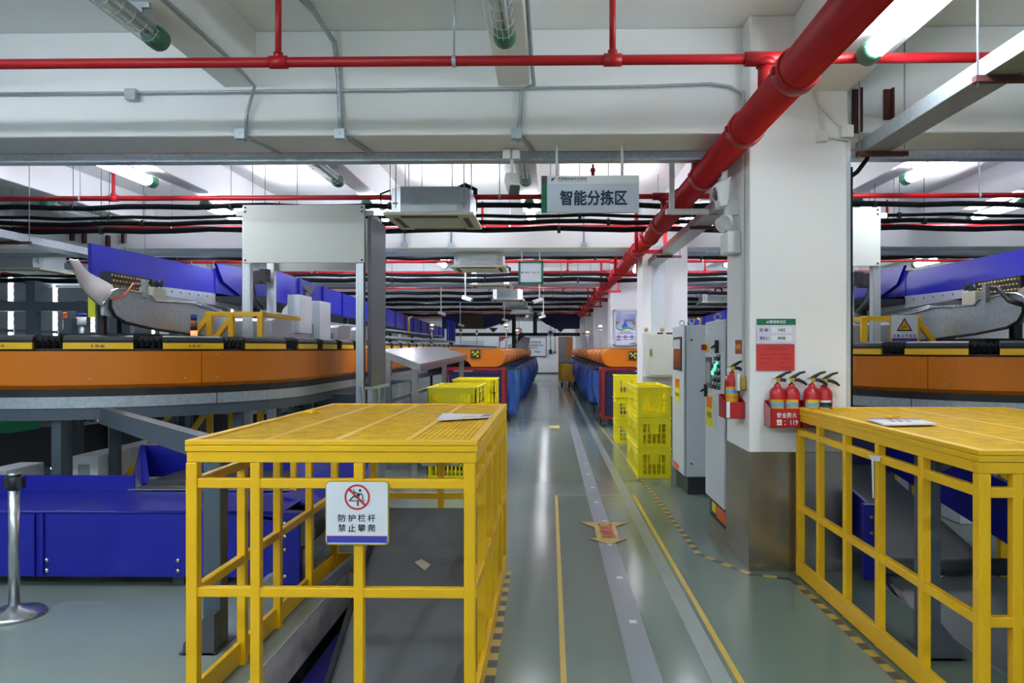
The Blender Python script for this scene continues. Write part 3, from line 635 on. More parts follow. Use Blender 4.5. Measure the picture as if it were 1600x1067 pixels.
sheet('white printed card lying on the right cage top', [fl(1354, 656, RZ), fl(1383, 666, RZ), fl(1464, 664, RZ), fl(1435, 657, RZ)], RZ+.002, 'bluek', 0)
for i, (px, py, X) in enumerate(((487, 646, LZ), (1395, 654, RZ))):
    q = fl(px, py, X); b = MB(); b.tube([(q.x-.045, q.y, X+.01), (q.x+.045, q.y+.01, X+.012)], .009, 0, 8); b.box(q.x-.01, q.x+.01, q.y-.012, q.y+.012, X+.001, X+.02)
    tag(b.build('latch_bolt', 'yel', None, (q.x, q.y, X)), 'small yellow latch bolt lying across the %s cage grating' % ('left', 'right')[i], 'latch')
Yb = LY1+.01; a0, a1 = at(658, 728, Yb), at(718, 690, Yb); b = MB(); b.prism(rrect(a0.x, a1.x, a0.z, a1.z, .02), 'y', Yb, Yb+.006)
tag(b.build('sign_back', 'sign', None, (a0.x, Yb, a0.z)), 'blank white back of a sign hung on the rear rails of the left cage', 'sign')
# ================================================================== ON THE NEAR PILLAR (front face Y = 5.5)
Y = 5.492
a0, a1 = at(1182, 537, Y), at(1243, 498, Y); O = (a0.x, Y, a0.z); w = a1.x-a0.x; h = a1.z-a0.z; wr = O
t = thing('responsibility_sign', 'green and white area responsibility sign on the pillar above a red notice', 'sign', O)
b = MB(); b.box(a0.x, a1.x, Y-.004, Y+.008, a0.z, a1.z); b.build('board', 'lilac', t); O = (O[0], Y-.004, O[2])
b = MB(); b.rect(O, XR, ZU, 0, w, h*.75, h); b.build('green_header', 'green', t)
b = MB(); b.rect(O, XR, ZU, w*.37, w*.91, h*.43, h*.67); b.rect(O, XR, ZU, w*.37, w*.91, h*.1, h*.34); b.build('name_card', 'sign', t)
b = MB(); b.text('6S管理责任区', O, XR, ZU, w*.5, h*.875, w*.5, h*.13, 1, .02, .002)
for s_, x, y, ww in (('区 域：', .2, .55, .24), ('责任人：', .2, .22, .24), ('分拣区', .64, .55, .2), ('廖世敏', .64, .22, .2)): b.text(s_, O, XR, ZU, w*x, h*y, w*ww, h*.13, 0, .015, .002)
b.build('lettering', ['ink', 'sign'], t)
a0, a1 = at(1182, 579, Y), at(1241.5, 538, Y); O = (a0.x, Y-.003, a0.z); w = a1.x-a0.x; h = a1.z-a0.z
t = thing('red_notice', 'red paper notice stuck on the pillar under the green sign', 'notice', O)
b = MB(); b.box(a0.x, a1.x, Y-.003, Y+.008, a0.z, a1.z); b.build('paper', 'rpaper', t)
b = MB(); b.text('消防登记表', O, XR, ZU, w*.5, h*.82, w*.58, h*.14, 0, 0, .0015)
for x, y, ww in ((.3, .62, .42), (.75, .62, .3), (.24, .46, .32), (.75, .46, .32), (.2, .29, .24), (.68, .29, .16), (.72, .12, .32)): b.rect(O, XR, ZU, w*(x-ww/2), w*(x+ww/2), h*(y-.012), h*(y+.012), 0, .0012)
b.build('lettering', 'rpink', t)
def extinguisher(label, x, y, z, band, rz=0, group='fire extinguishers on the pillar'):
    t = thing('fire_extinguisher', label, 'fire extinguisher', (x, y, z), group); r = .058
    b = MB(); b.lathe([(0, 0), (r-.008, 0), (r, .01), (r, .222), (r*.96, .238), (r*.82, .254), (r*.6, .265), (.026, .271), (.022, .276), (.022, .29), (0, .29)], (x, y, z), 24); z -= .055; b.build('cylinder', 'fred', t)
    b = MB(); n = 14
    def lab(z0, z1, m, rr): b.grid([[(x+rr*math.sin(a), y-rr*math.cos(a), zz) for a in [(-1.15+1.75*i/n) for i in range(n+1)]] for zz in (z0, z1)], m)
    if band == 'b': z += .055; lab(z+.05, z+.18, 0, r+.001); lab(z+.13, z+.158, 1, r+.0018); lab(z+.09, z+.11, 2, r+.0018); z -= .055
    else: z += .055; lab(z+.08, z+.18, 3, r+.001); lab(z+.14, z+.165, 4, r+.0018); lab(z+.125, z+.14, 5, r+.0018); lab(z+.08, z+.12, 2, r+.0018); z -= .055
    b.build('label', [M['hozy2'], 'signc', 'osign', 'sign', 'ink', 'green'] if 0 else ['lab_y', 'lab_b', 'lab_o', 'sign', 'ink', 'green'], t)
    b = MB(); b.tube([(x, y, z+.345), (x, y, z+.375)], .014, 0, 10); b.box(x-.02, x+.02, y-.014, y+.014, z+.36, z+.39); b.tube([(x-.028, y, z+.375), (x-.02, y, z+.375)], .017, 0, 12); b.build('valve', 'brass', t)
    b = MB(); b.tube([(x-.03, y-.016, z+.365), (x-.03, y-.024, z+.365)], .018, 0, 14); b.build('gauge', 'chrome', t)
    b = MB(); b.tube([(x-.015, y, z+.38), (x+.02, y, z+.4), (x+.06, y, z+.425), (x+.1, y, z+.435)], [.011, .014, .01, .007], 0, 8); b.build('handle', 'ink', t)
    b = MB(); b.tube([(x+.0, y, z+.378), (x+.05, y, z+.376), (x+.09, y, z+.358), (x+.11, y, z+.34)], [.012, .013, .011, .008], 0, 8); b.build('lever', 'ink', t)
    return t
M['lab_y'] = mat('label_yellow', 'd9a81c', .4); M['lab_b'] = mat('label_blue', '5fa9d4', .4); M['lab_o'] = mat('label_orange', 'cf8a1e', .4)
yc = 5.41
zb = at(1215, 661, yc).z
pxs = (1214, 1237, 1268, 1290); nm = ['leftmost of the four on the pillar face', 'second from the left on the pillar face', 'third from the left on the pillar face', 'rightmost of the four, with white and green label']
for i, px in enumerate(pxs): x = at(px, 650, yc).x; extinguisher('red fire extinguisher in the wall box, '+nm[i], x, yc+(.006 if i % 2 else -.006)+(.022 if i == 3 else 0), zb-.005 if i < 3 else zb-.012, 'b' if i < 3 else 'w')
def exbox(label, x0, x1, y0, y1, z0, z1, txt=True):
    t = thing('extinguisher_box', label, 'wall box', ((x0+x1)/2, y1, z0)); tk = .003; b = MB()
    b.box(x0, x1, y0, y0+tk, z0, z1-.03); b.box(x0, x1, y1-tk, y1, z0, z1+.02); b.box(x0, x1, y0, y1, z0, z0+tk)
    for x in (x0, x1-tk): b.prism([(y0, z0), (y1, z0), (y1, z1+.02), (y0, z1-.03)], 'x', x, x+tk)
    b.build('tray', 'fred', t)
    if txt:
        b = MB(); w = x1-x0; h = z1-z0-.03; O = (x0, y0, z0)
        for i, ch in enumerate('安全防火'): b.text(ch, O, XR, ZU, w*(.28+.17*i), h*.66, w*.145, h*.28, 0, .018, .002)
        b.text('：119', O, XR, ZU, w*.68, h*.27, w*.44, h*.26, 0, .012, .002)
        cx, cy = w*.29, h*.26; b.poly(O, XR, ZU, [(cx-w*.08, cy-h*.13), (cx+w*.08, cy-h*.13), (cx+w*.07, cy+h*.05), (cx+w*.03, cy+h*.1), (cx-w*.03, cy+h*.1), (cx-w*.07, cy+h*.05)], 0, .002)
        b.poly(O, XR, ZU, [(cx-w*.09, cy+h*.04), (cx-w*.05, cy+h*.05), (cx-w*.04, cy+h*.12), (cx+w*.04, cy+h*.12), (cx+w*.05, cy+h*.05), (cx+w*.09, cy+h*.04), (cx+w*.09, cy+h*.13), (cx+w*.05, cy+h*.17), (cx-w*.05, cy+h*.17), (cx-w*.09, cy+h*.13)], 0, .002); b.disc(O, XR, ZU, cx, cy-h*.02, 0, w*.025, 1, .0025)
        b.build('lettering', ['sign', 'fred'], t)
    return t
yf = 5.335
for i, (p0, p1) in enumerate(((1204, 1252), (1254, 1302))):
    a, c = at(p0, 668, yf), at(p1, 632, yf); exbox('red fire box with white lettering holding the %s pair of extinguishers' % ('left', 'right')[i], a.x, c.x-.003, yf, 5.498, a.z, c.z)
# on the pillar's left face (X = 1.48)
xe = 1.405; c = at(1143, 655, 5.72)
extinguisher('red fire extinguisher hung on the aisle side of the pillar', xe, 5.72, at(1143, 640, 5.72).z, 'b')
z0, z1 = at(1143, 654, 5.62).z, at(1143, 622, 5.62).z
exbox('small plain red fire box on the aisle side of the pillar', 1.328, 1.478, 5.62, 5.83, z0, z1, False)
b = MB(); q = at(1127, 640, 5.61); b.box(1.335, 1.36, 5.6, 5.617, q.z-.06, q.z+.06); tag(b.build('inspection_tag', 'paper', None, q), 'white inspection tag hanging on the small red fire box', 'tag')
q0, q1 = at(1154, 553, 5.75), at(1154, 531, 5.75); b = MB(); b.box(1.474, 1.479, 5.72, 5.9, q0.z, q1.z); b.box(1.472, 1.475, 5.73, 5.89, q0.z+.04, q1.z-.035, 1)
tag(b.build('fire_sticker', ['fred', 'lab_y'], None, (1.476, 5.8, q0.z)), 'small red and yellow sticker on the aisle side of the pillar', 'sticker')
xs_ = 1.455
pt = lambda px, py, Y: at(px, py, Y)
b = MB(); yq = 5.62; b.tube([(1.465, yq, 3.6), (1.465, yq, at(1160, 590, yq).z)], .011, 0, 8); tag(b.build('conduit', 'pvc', None, (1.465, yq, 1.5)), 'white vertical conduit down the aisle side of the pillar', 'conduit')
zq = at(1160, 590, yq).z
t = thing('wall_socket', 'white and brass switch box at the foot of the pillar conduit', 'socket', (1.46, 5.6, zq)); b = MB(); b.box(1.44, 1.479, 5.57, 5.66, zq-.09, zq+.01); b.build('box', 'brass', t, bevel=.004)
b = MB(); b.box(1.415, 1.44, 5.6, 5.7, zq-.1, zq+.03); b.build('cover', 'pvc', t, bevel=.004)
def side_lamp(name, label, cat, px, py, kind):
    Yc = 5.85; c = at(px, py, Yc); t = thing(name, label, cat, c)
    if kind == 'speaker':
        b = MB(); x0 = 1.35; z0, z1 = c.z-.1, c.z+.11
        b.add([(x0-.06, Yc-.06, z1-.03), (x0+.07, Yc-.07, z1+.03), (x0+.07, Yc+.08, z1+.03), (x0-.06, Yc+.1, z1-.03), (x0-.02, Yc-.06, z0), (x0+.05, Yc-.05, z0+.01), (x0+.05, Yc+.07, z0+.01), (x0-.02, Yc+.1, z0)],
              [(0, 3, 2, 1), (4, 5, 6, 7), (0, 1, 5, 4), (1, 2, 6, 5), (2, 3, 7, 6), (3, 0, 4, 7)]); b.build('cabinet', 'pvc', t, bevel=.012)
        b = MB(); n = Vector((-.97, -.1, -.2)); b.lathe([(.0, .006), (.05, .006), (.055, .0)], (x0-.045, Yc, c.z+.01), 16, 0, n); b.build('speaker_grille', 'dgrey', t)
        b = MB(); b.tube([(x0+.03, Yc, z1), (x0+.03, Yc, z1+.04), (x0+.03, Yc, z1+.16)], [.035, .025, .025], 0, 12); b.build('stem', 'pvc', t); b = MB(); b.box(x0+.03, 1.479, Yc-.03, Yc+.03, z0-.06, z0+.06); b.build('bracket', 'pvc', t)
    else:
        b = MB(); b.box(1.37, 1.478, Yc-.12, Yc+.12, c.z-.16, c.z+.01); b.build('battery_box', 'pvc', t, bevel=.012)
        for s in (-1, 1):
            b = MB(); b.lathe([(.0, -.05), (.04, -.045), (.062, .0), (.062, .02), (.056, .02), (.0, .012)], (1.38, Yc+s*.08, c.z+.09), 16, 0, (-.75, -.45, -.45)); b.build('lamp_head', 'pvc', t)
    return t
side_lamp('wall_speaker', 'white wall loudspeaker high on the aisle side of the pillar', 'loudspeaker', 1150, 305, 'speaker')
side_lamp('emergency_light', 'white twin-head emergency light below the loudspeaker on the pillar', 'emergency light', 1150, 366, 'em')
b = MB(); q = at(1325, 338, 5.8); b.lathe([(.0, -.05), (.045, -.045), (.065, .0), (.065, .02), (.0, .012)], (2.26, 5.8, q.z), 16, 0, (.75, -.45, -.45)); b.box(2.21, 2.24, 5.77, 5.83, q.z-.05, q.z+.05)
tag(b.build('emergency_light', 'pvc', None, (2.24, 5.8, q.z)), 'single white lamp head on the right side of the pillar', 'emergency light')
# ================================================================== CABINETS beside the aisle
def cabinet(label, X, y0, y1, z1, kind):
    t = thing('control_cabinet', label, 'cabinet', (X+.3, (y0+y1)/2, 0)); zp = .2; D = .62
    b = MB(); b.box(X+.02, X+D-.02, y0+.015, y1-.015, 0, zp); b.build('plinth', 'plinth', t)
    b = MB(); b.box(X, X+D, y0, y1, zp, z1); b.build('body', 'cab', t, bevel=.006)
    b = MB(); b.box(X-.025, X-.004, y0+.008, y1-.008, zp+.01, z1-.008); d = b.build('door', 'cab', t, bevel=.005)
    b = MB(); b.box(X-.004, X, y0+.004, y1-.004, zp+.005, z1-.004); b.build('door_seal', 'ink', t)
    for yy in (y0+.08, y1-.08):
        for xx in (X+.08,):
            b = MB(); b.tube([(xx, yy, z1), (xx, yy, z1+.02)], .018, 0, 10); b.tube([(xx+.03*math.sin(a), yy, z1+.045+.03*math.cos(a)) for a in [2*PI*i/14 for i in range(15)]], .008, 0, 8, False); b.build('lifting_eye', 'galv', t)
    O = (X-.0255, y1, 0); R = (0, -1, 0); L = y1-y0       # u runs from far to near edge
    xo = X-.026
    def pl(name, u0, u1, za, zb, m, dx=.006, par=None): b = MB(); b.box(xo-dx, xo+.001, y1-L*u1, y1-L*u0, za, zb); return b.build(name, m, par or d, bevel=.002)
    if kind == 'a':
        pl('nameplate', .13, .22, 1.79, 1.85, 'sign'); pl('nameplate', .27, .36, 1.79, 1.85, 'sign')
        q = pl('emergency_stop', (.02), .2, 1.62, 1.71, 'ypaper'); b = MB(); b.tube([(xo-.006, y1-L*.09, 1.665), (xo-.05, y1-L*.09, 1.665)], .03, 0, 14); b.build('stop_button', 'fred', d)
        q = pl('control_screen', .08, .38, 1.27, 1.57, 'dgrey', .01); b = MB(); b.box(xo-.0125, xo-.009, y1-L*.34, y1-L*.12, 1.32, 1.52); b.build('screen_glass', 'hmi', d)
        for j, z in enumerate((1.56, 1.49, 1.425, 1.36, 1.295)):
            n = 2 if j == 0 else 3
            for i in range(n):
                u = .52+.14*i+(.14 if j == 0 else 0); lit = (j, i) in ((1, 1), (2, 0))
                b = MB(); b.tube([(xo, y1-L*u, z), (xo-.028, y1-L*u, z)], .02, 0, 10); b.box(xo-.004, xo, y1-L*u-.03, y1-L*u+.03, z+.022, z+.036); b.build('push_button', ['lgrn' if lit else ('ink' if (i+j) % 3 else 'gcap')], d)
        for u, z in ((.72, 1.66), (.12, 1.23)): b = MB(); b.box(xo-.03, xo, y1-L*u-.02, y1-L*u+.02, z-.05, z+.07); b.tube([(xo-.03, y1-L*u, z+.02), (xo-.05, y1-L*u+.05, z+.0)], .012, 0, 8); b.build('door_lock', 'ink', d)
        q = pl('danger_sticker', .08, .42, .9, 1.2, 'ypaper', .003); 
        b = MB(); b.box(xo-.0045, xo, y1-L*.4, y1-L*.1, 1.08, 1.185); b.build('hazard_symbol', 'osign', d)
        b = MB(); O2 = (xo-.003, y1-L*.1, .9); b.text('有电危险', O2, R, ZU, L*.15, .11, L*.26, .06, 0, .01, .001); b.build('lettering', 'ink', d)
        pl('document_holder', .5, .62, .9, 1.12, 'cab', .012); pl('yellow_tag', .78, .9, 1.04, 1.22, 'ypaper', .003)
        b = MB(); b.box(X+.016, X+.02, y1-L*.35, y1-L*.15, .06, .15); b.build('plinth_tag', 'ypaper', t); b = MB(); b.box(X+.016, X+.02, y1-L*.85, y1-L*.4, .04, .15); b.build('plinth_tag', 'osign', t)
    else:
        q = pl('inspection_window', .2, .85, 1.4, 1.79, 'ink', .012); b = MB(); b.box(xo-.0145, xo-.011, y1-L*.8, y1-L*.25, 1.43, 1.76); b.build('amber_glass', 'amb', d); b = MB(); b.box(xo-.0165, xo-.014, y1-L*.8, y1-L*.25, 1.65, 1.76); b.build('window_blind', 'cab', d)
        pl('danger_sticker', .28, .68, 1.03, 1.3, 'ypaper', .003); b = MB(); b.box(xo-.0045, xo, y1-L*.64, y1-L*.32, 1.19, 1.29); b.build('hazard_symbol', 'osign', d)
        b = MB(); O2 = (xo-.003, y1-L*.3, 1.03); b.text('有电危险', O2, R, ZU, L*.17, .08, L*.3, .05, 0, .01, .001); b.build('lettering', 'ink', d)
        pl('orange_sticker', .15, .6, .23, .29, 'osign', .003)
    b = MB(); b.box(X+.01, X+D-.01, y0-.004, y0, zp+.02, z1-.02); b.build('side_panel', 'cab', t)
    for z in (.35, 1.75): b = MB(); b.tube([(X+.06, y0-.004, z), (X+.06, y0-.01, z)], .012, 0, 8); b.build('panel_screw', 'ink', t)
cabinet('grey control cabinet with screen and push buttons, nearer of two beside the pillar', 1.575, 6.6, 7.4, 1.92, 'a')
cabinet('grey control cabinet with amber window, farther of two beside the crates', 1.535, 8.36, 9.15, 1.92, 'b')
# ================================================================== CRATES
def make_crate(name, label, loc, W, D, H):
    t = thing(name, label, 'crate', loc); x, y, z = loc; hw, hd = W/2, D/2; k = .014
    b = MB(); b.box(x-hw+.02, x+hw-.02, y-hd+.02, y+hd-.02, z, z+k)
    def wall(p, q, L, nrm):
        # p start, direction q, L length; slotted wall
        d = Vector(q); n = Vector(nrm); P0 = Vector(p)
        def bx(u0, u1, za, zb, th=k, off=0):
            a = P0+d*u0-n*(0+off); c = P0+d*u1-n*(th+off); b.box(a.x, c.x, a.y, c.y, z+za, z+zb)
        bx(0, L, 0, .05); bx(0, L, H-.075, H-.005, k, 0); bx(0, .06, .05, H-.075); bx(L-.06, L, .05, H-.075); bx(0, L, H*.46, H*.5); bx(0, L, H*.28, H*.295); bx(0, L, H*.64, H*.655)
        n_ = int((L-.12)/.05)
        for i in range(n_+1): u = .06+(L-.12)*i/n_; bx(u-.0085, u+.0085, .05, H-.07)
        bx(L*.36, L*.64, H*.5, H*.78, k, -.004)
        bx(-.004, L+.004, H-.02, H, .024, -.012); bx(-.002, L+.002, .045, .055, k, -.006); bx(-.002, L+.002, H-.085, H-.075, k, -.006)
    wall((x-hw, y-hd, 0), (1, 0, 0), W, (0, -1, 0)); wall((x-hw, y+hd, 0), (1, 0, 0), W, (0, 1, 0))
    wall((x-hw, y-hd, 0), (0, 1, 0), D, (-1, 0, 0)); wall((x+hw, y-hd, 0), (0, 1, 0), D, (1, 0, 0))
    b.build('slatted_body', 'crate', t)
    b = MB(); b.box(x-W*.11, x+W*.11, y-hd-.0065, y-hd-.0045, z+H*.55, z+H*.74); b.build('label_holder', 'crate', t)
    return t
CW, CD, CH = .62, .42, .385
PL = ['bottom', 'middle', 'top']
first = None; G = 'yellow slatted crates'
def put(label, x, y, z, rot, group):
    global first
    if first is None: first = make_crate('plastic_crate', label, (x, y, z), CW, CD, CH); first['group'] = group; first.rotation_euler = (0, 0, rot); return first
    return dup(first, (x, y, z), rot, label, group)
cx = (at(666, 600, 9.25).x+at(745, 600, 9.25).x)/2
for j in range(3):
    for k in range(3): put('yellow slatted crate, %s of the %s stack left of the aisle' % (PL[k], ['nearest', 'second', 'third'][j]), cx+.006*j, 9.47+.435*j, k*(CH+.004), 0, 'stacked crates left of the aisle')
cx2 = at(776, 600, 11.3).x-.31
for j in range(2):
    for k in range(3): put('yellow slatted crate, %s of the %s stack left of the aisle, by the red trolley' % (PL[k], ['fourth', 'fifth'][j]), cx2, 11.1+.44*j, k*(CH+.02), 0, 'stacked crates left of the aisle')
x = (at(998, 700, 9.4).x+at(1047, 700, 9.4).x)/2
for j in range(2):
    for k in range(3): put('yellow slatted crate, %s of the %s stack right of the aisle, before the far cabinet' % (PL[k], ['nearest', 'second'][j]), x, 9.72+.65*j, k*(CH+.004), PI/2, 'stacked crates right of the aisle')
x = at(962, 640, 13).x+.21
for k in range(3): put('yellow slatted crate, %s of the far stack beside the red trolley on the right' % PL[k], x, 13.2, k*(CH+.015), PI/2, 'stacked crates right of the aisle')
# ================================================================== ELECTRICAL BOX on the second pillar
Y = 11.88; a0, a1 = at(1009, 589, 11.6), at(1046, 518, 11.6)
t = thing('electrical_box', 'pale grey electrical box on the front of the second pillar', 'electrical box', (a0.x+.2, Y, a0.z))
b = MB(); b.box(a0.x, a1.x+.1, 11.6, Y+.01, a0.z, a1.z); b.build('box', 'cream', t, bevel=.01)
b = MB(); b.box(a0.x+.05, a1.x+.08, 11.59, 11.6, a0.z+.03, a1.z-.04); d = b.build('door', 'cream', t, bevel=.004); b = MB(); b.box(a0.x+.06, a0.x+.09, 11.57, 11.59, (a0.z+a1.z)/2-.02, (a0.z+a1.z)/2+.08); b.build('lock', 'brass', d)
for x in (a0.x+.02, a1.x-.1): b = MB(); b.tube([(x, 11.7, a1.z), (x, 11.7, a1.z+.06)], .03, 0, 8); b.build('gland', 'brass', t)
b = MB(); b.box(a0.x+.18, a0.x+.27, 11.592, 11.6, a1.z-.05, a1.z-.015); b.box(a1.x-.05, a1.x+.06, 11.592, 11.6, a1.z-.07, a1.z-.015); b.build('nameplate', 'ink', t)
c0, c1 = at(1019, 518, Y), at(1038, 388, Y); b = MB(); b.box(c0.x, c1.x, 11.8, 11.89, a1.z, 3.3); tag(b.build('cable_duct', 'cab', None, (c0.x, Y, a1.z)), 'flat grey cable duct rising from the electrical box on the second pillar', 'cable duct')
# ================================================================== POSTER on the third pillar
Y = 18.26; a0, a1 = at(959, 540, Y), at(995, 484, Y); O = (a0.x+.04, Y-.02, a0.z+.04); w = a1.x-a0.x-.08; h = a1.z-a0.z-.08
t = thing('framed_poster', 'framed lilac and green poster on the third pillar above the right chutes', 'poster', (a0.x, Y, a0.z))
b = MB(); b.box(a0.x, a1.x, Y-.02, Y+.02, a0.z, a1.z); b.build('poster_sheet', 'lilac', t)
b = MB()
for q in ((a0.x, a1.x, a0.z, a0.z+.04), (a0.x, a1.x, a1.z-.04, a1.z), (a0.x, a0.x+.04, a0.z, a1.z), (a1.x-.04, a1.x, a0.z, a1.z)): b.box(q[0], q[1], Y-.05, Y+.03, q[2], q[3])
b.build('frame', 'alu', t)
b = MB(); b.rect(O, XR, ZU, 0, w, h*.48, h*.93, 0, .002); wv = [(w*i/16, h*(.5+.035*math.sin(i*.55+2.6))) for i in range(17)]; b.poly(O, XR, ZU, wv+[(x, y-h*(.06*math.sin(PI*(i+1)/18)+.012)) for i, (x, y) in list(enumerate(wv))[::-1]], 1, .003); b.poly(O, XR, ZU, [(w*.6, 0), (w, 0), (w, h*.07)], 1, .003)
b.poly(O, XR, ZU, [(0, h*.56), (w*.2, h*.66), (0, h*.72)], 2, .0025); b.poly(O, XR, ZU, [(w, h*.54), (w*.8, h*.65), (w, h*.7)], 2, .0025); b.poly(O, XR, ZU, [(w*.3, h*.5), (w*.65, h*.5), (w*.52, h*.7), (w*.46, h*.7)], 3, .0025)
b.build('picture', ['mural', 'grn2', 'brn2', 'bluek2'] if 0 else ['mural', 'grn2', 'wood', 'bluek'], t)
b = MB()
for i in range(3): b.disc(O, XR, ZU, w*(.17+.33*i), h*.22, w*.04, w*.075, 0, .003, 16)
b.line(O, XR, ZU, (0, h*.22), (w, h*.22), .012, 0, .0025)
for x, y, ww in ((.5, .37, .56), (.5, .325, .8), (.16, .14, .28), (.5, .14, .22), (.84, .14, .26), (.16, .11, .2)): b.rect(O, XR, ZU, w*(x-ww/2), w*(x+ww/2), h*(y-.008), h*(y+.008), 0, .003)
b.text('智能分拣区', O, XR, ZU, w*.67, h*.73, w*.5, h*.06, 0, .01, .004); b.text('中国邮政', O, XR, ZU, w*.18, h*.96, w*.2, h*.03, 0, .01, .003); b.build('lettering', 'teal', t)
# ================================================================== END WALL
Y = YEND-.02; a0, a1 = at(780, 557, Y), at(854, 526, Y); O = (a0.x, Y-.03, a0.z); w = a1.x-a0.x; h = a1.z-a0.z
t = thing('notice_board', 'white notice board with a red corner on the far end wall', 'board', (a0.x, Y, a0.z))
b = MB(); b.box(a0.x, a1.x, Y-.03, Y, a0.z, a1.z); b.build('board', 'sign', t)
b = MB()
for q in ((0, w, 0, .04), (0, w, h-.04, h), (0, .04, 0, h), (w-.04, w, 0, h)): b.box(O[0]+q[0], O[0]+q[1], Y-.06, Y, O[2]+q[2], O[2]+q[3])
b.build('frame', 'dgrey', t)
b = MB(); b.poly(O, XR, ZU, [(0, h), (0, h*.75), (w*.07, h*.8), (w*.12, h*.9), (w*.2, h*.93), (w*.2, h)], 0, .004); b.disc(O, XR, ZU, w*.05, h*.9, 0, w*.018, 1, .005, 5); b.build('red_corner', ['rpaper', 'lab_y'], t)
b = MB()
for s_, x, y, ww in (('推动更加坚定自觉地', .57, .72, .62), ('践行初心使命在新时代', .56, .56, .74), ('新征程上展现新作为', .5, .43, .62), ('不忘初心', .8, .24, .14)): b.text(s_, O, XR, ZU, w*x, h*y, w*ww, h*.1, 0, .015, .004)
b.build('lettering', 'ink', t)
c = at(811, 517, 31.5)
t = thing('prohibition_sign', 'round red prohibition sign hanging at the far gantry', 'sign', c); O = (c.x, c.y-.02, c.z); b = MB(); b.lathe([(0, 0), (.12, 0), (.12, .02), (0, .02)], c, 20, 0, (0, -1, 0), False); b.build('board', 'sign', t)
b = MB(); b.disc(O, XR, ZU, 0, 0, .1, .135, 0, .002, 24); b.line(O, XR, ZU, (-.08, .08), (.08, -.08), .025, 0, .003); b.build('red_ring', 'redk', t); b = MB(); b.tube([(c.x, c.y-.01, c.z+.1), (c.x, c.y-.01, CEIL)], .012, 0, 5); b.build('hanger_rod', 'galv', t)
for i, (px, py, s, m_, lab, cat) in enumerate(((860, 549.5, .11, 'ink', 'small black telephone box on the far end wall', 'telephone'), (867, 550, .06, 'gcap', 'small green switch on the far end wall beside the door', 'switch'))):
    c = at(px, py, YEND-.06); t = thing('wall_box', lab, cat, c); b = MB(); b.box(c.x-s, c.x+s, YEND-.12, YEND, c.z-s*1.2, c.z+s*1.2); b.build('case', m_, t, bevel=.02); b = MB(); b.tube([(c.x, YEND-.03, c.z+s), (c.x, YEND-.03, CEIL)], .02, 0, 6); b.build('cable', 'dgrey', t)
c0, c1 = at(645, 560, YEND-.05), at(690, 560, YEND-.05)
b = MB(); b.box(at(722, 560, Y).x, at(756, 560, Y).x, Y-.04, Y, at(722, 556, Y).z, at(722, 532, Y).z); tag(b.build('wall_panel', 'gpanel' if 0 else 'cab', None, at(739, 556, Y)), 'grey-green panel on the far end wall left of the notice board', 'panel')
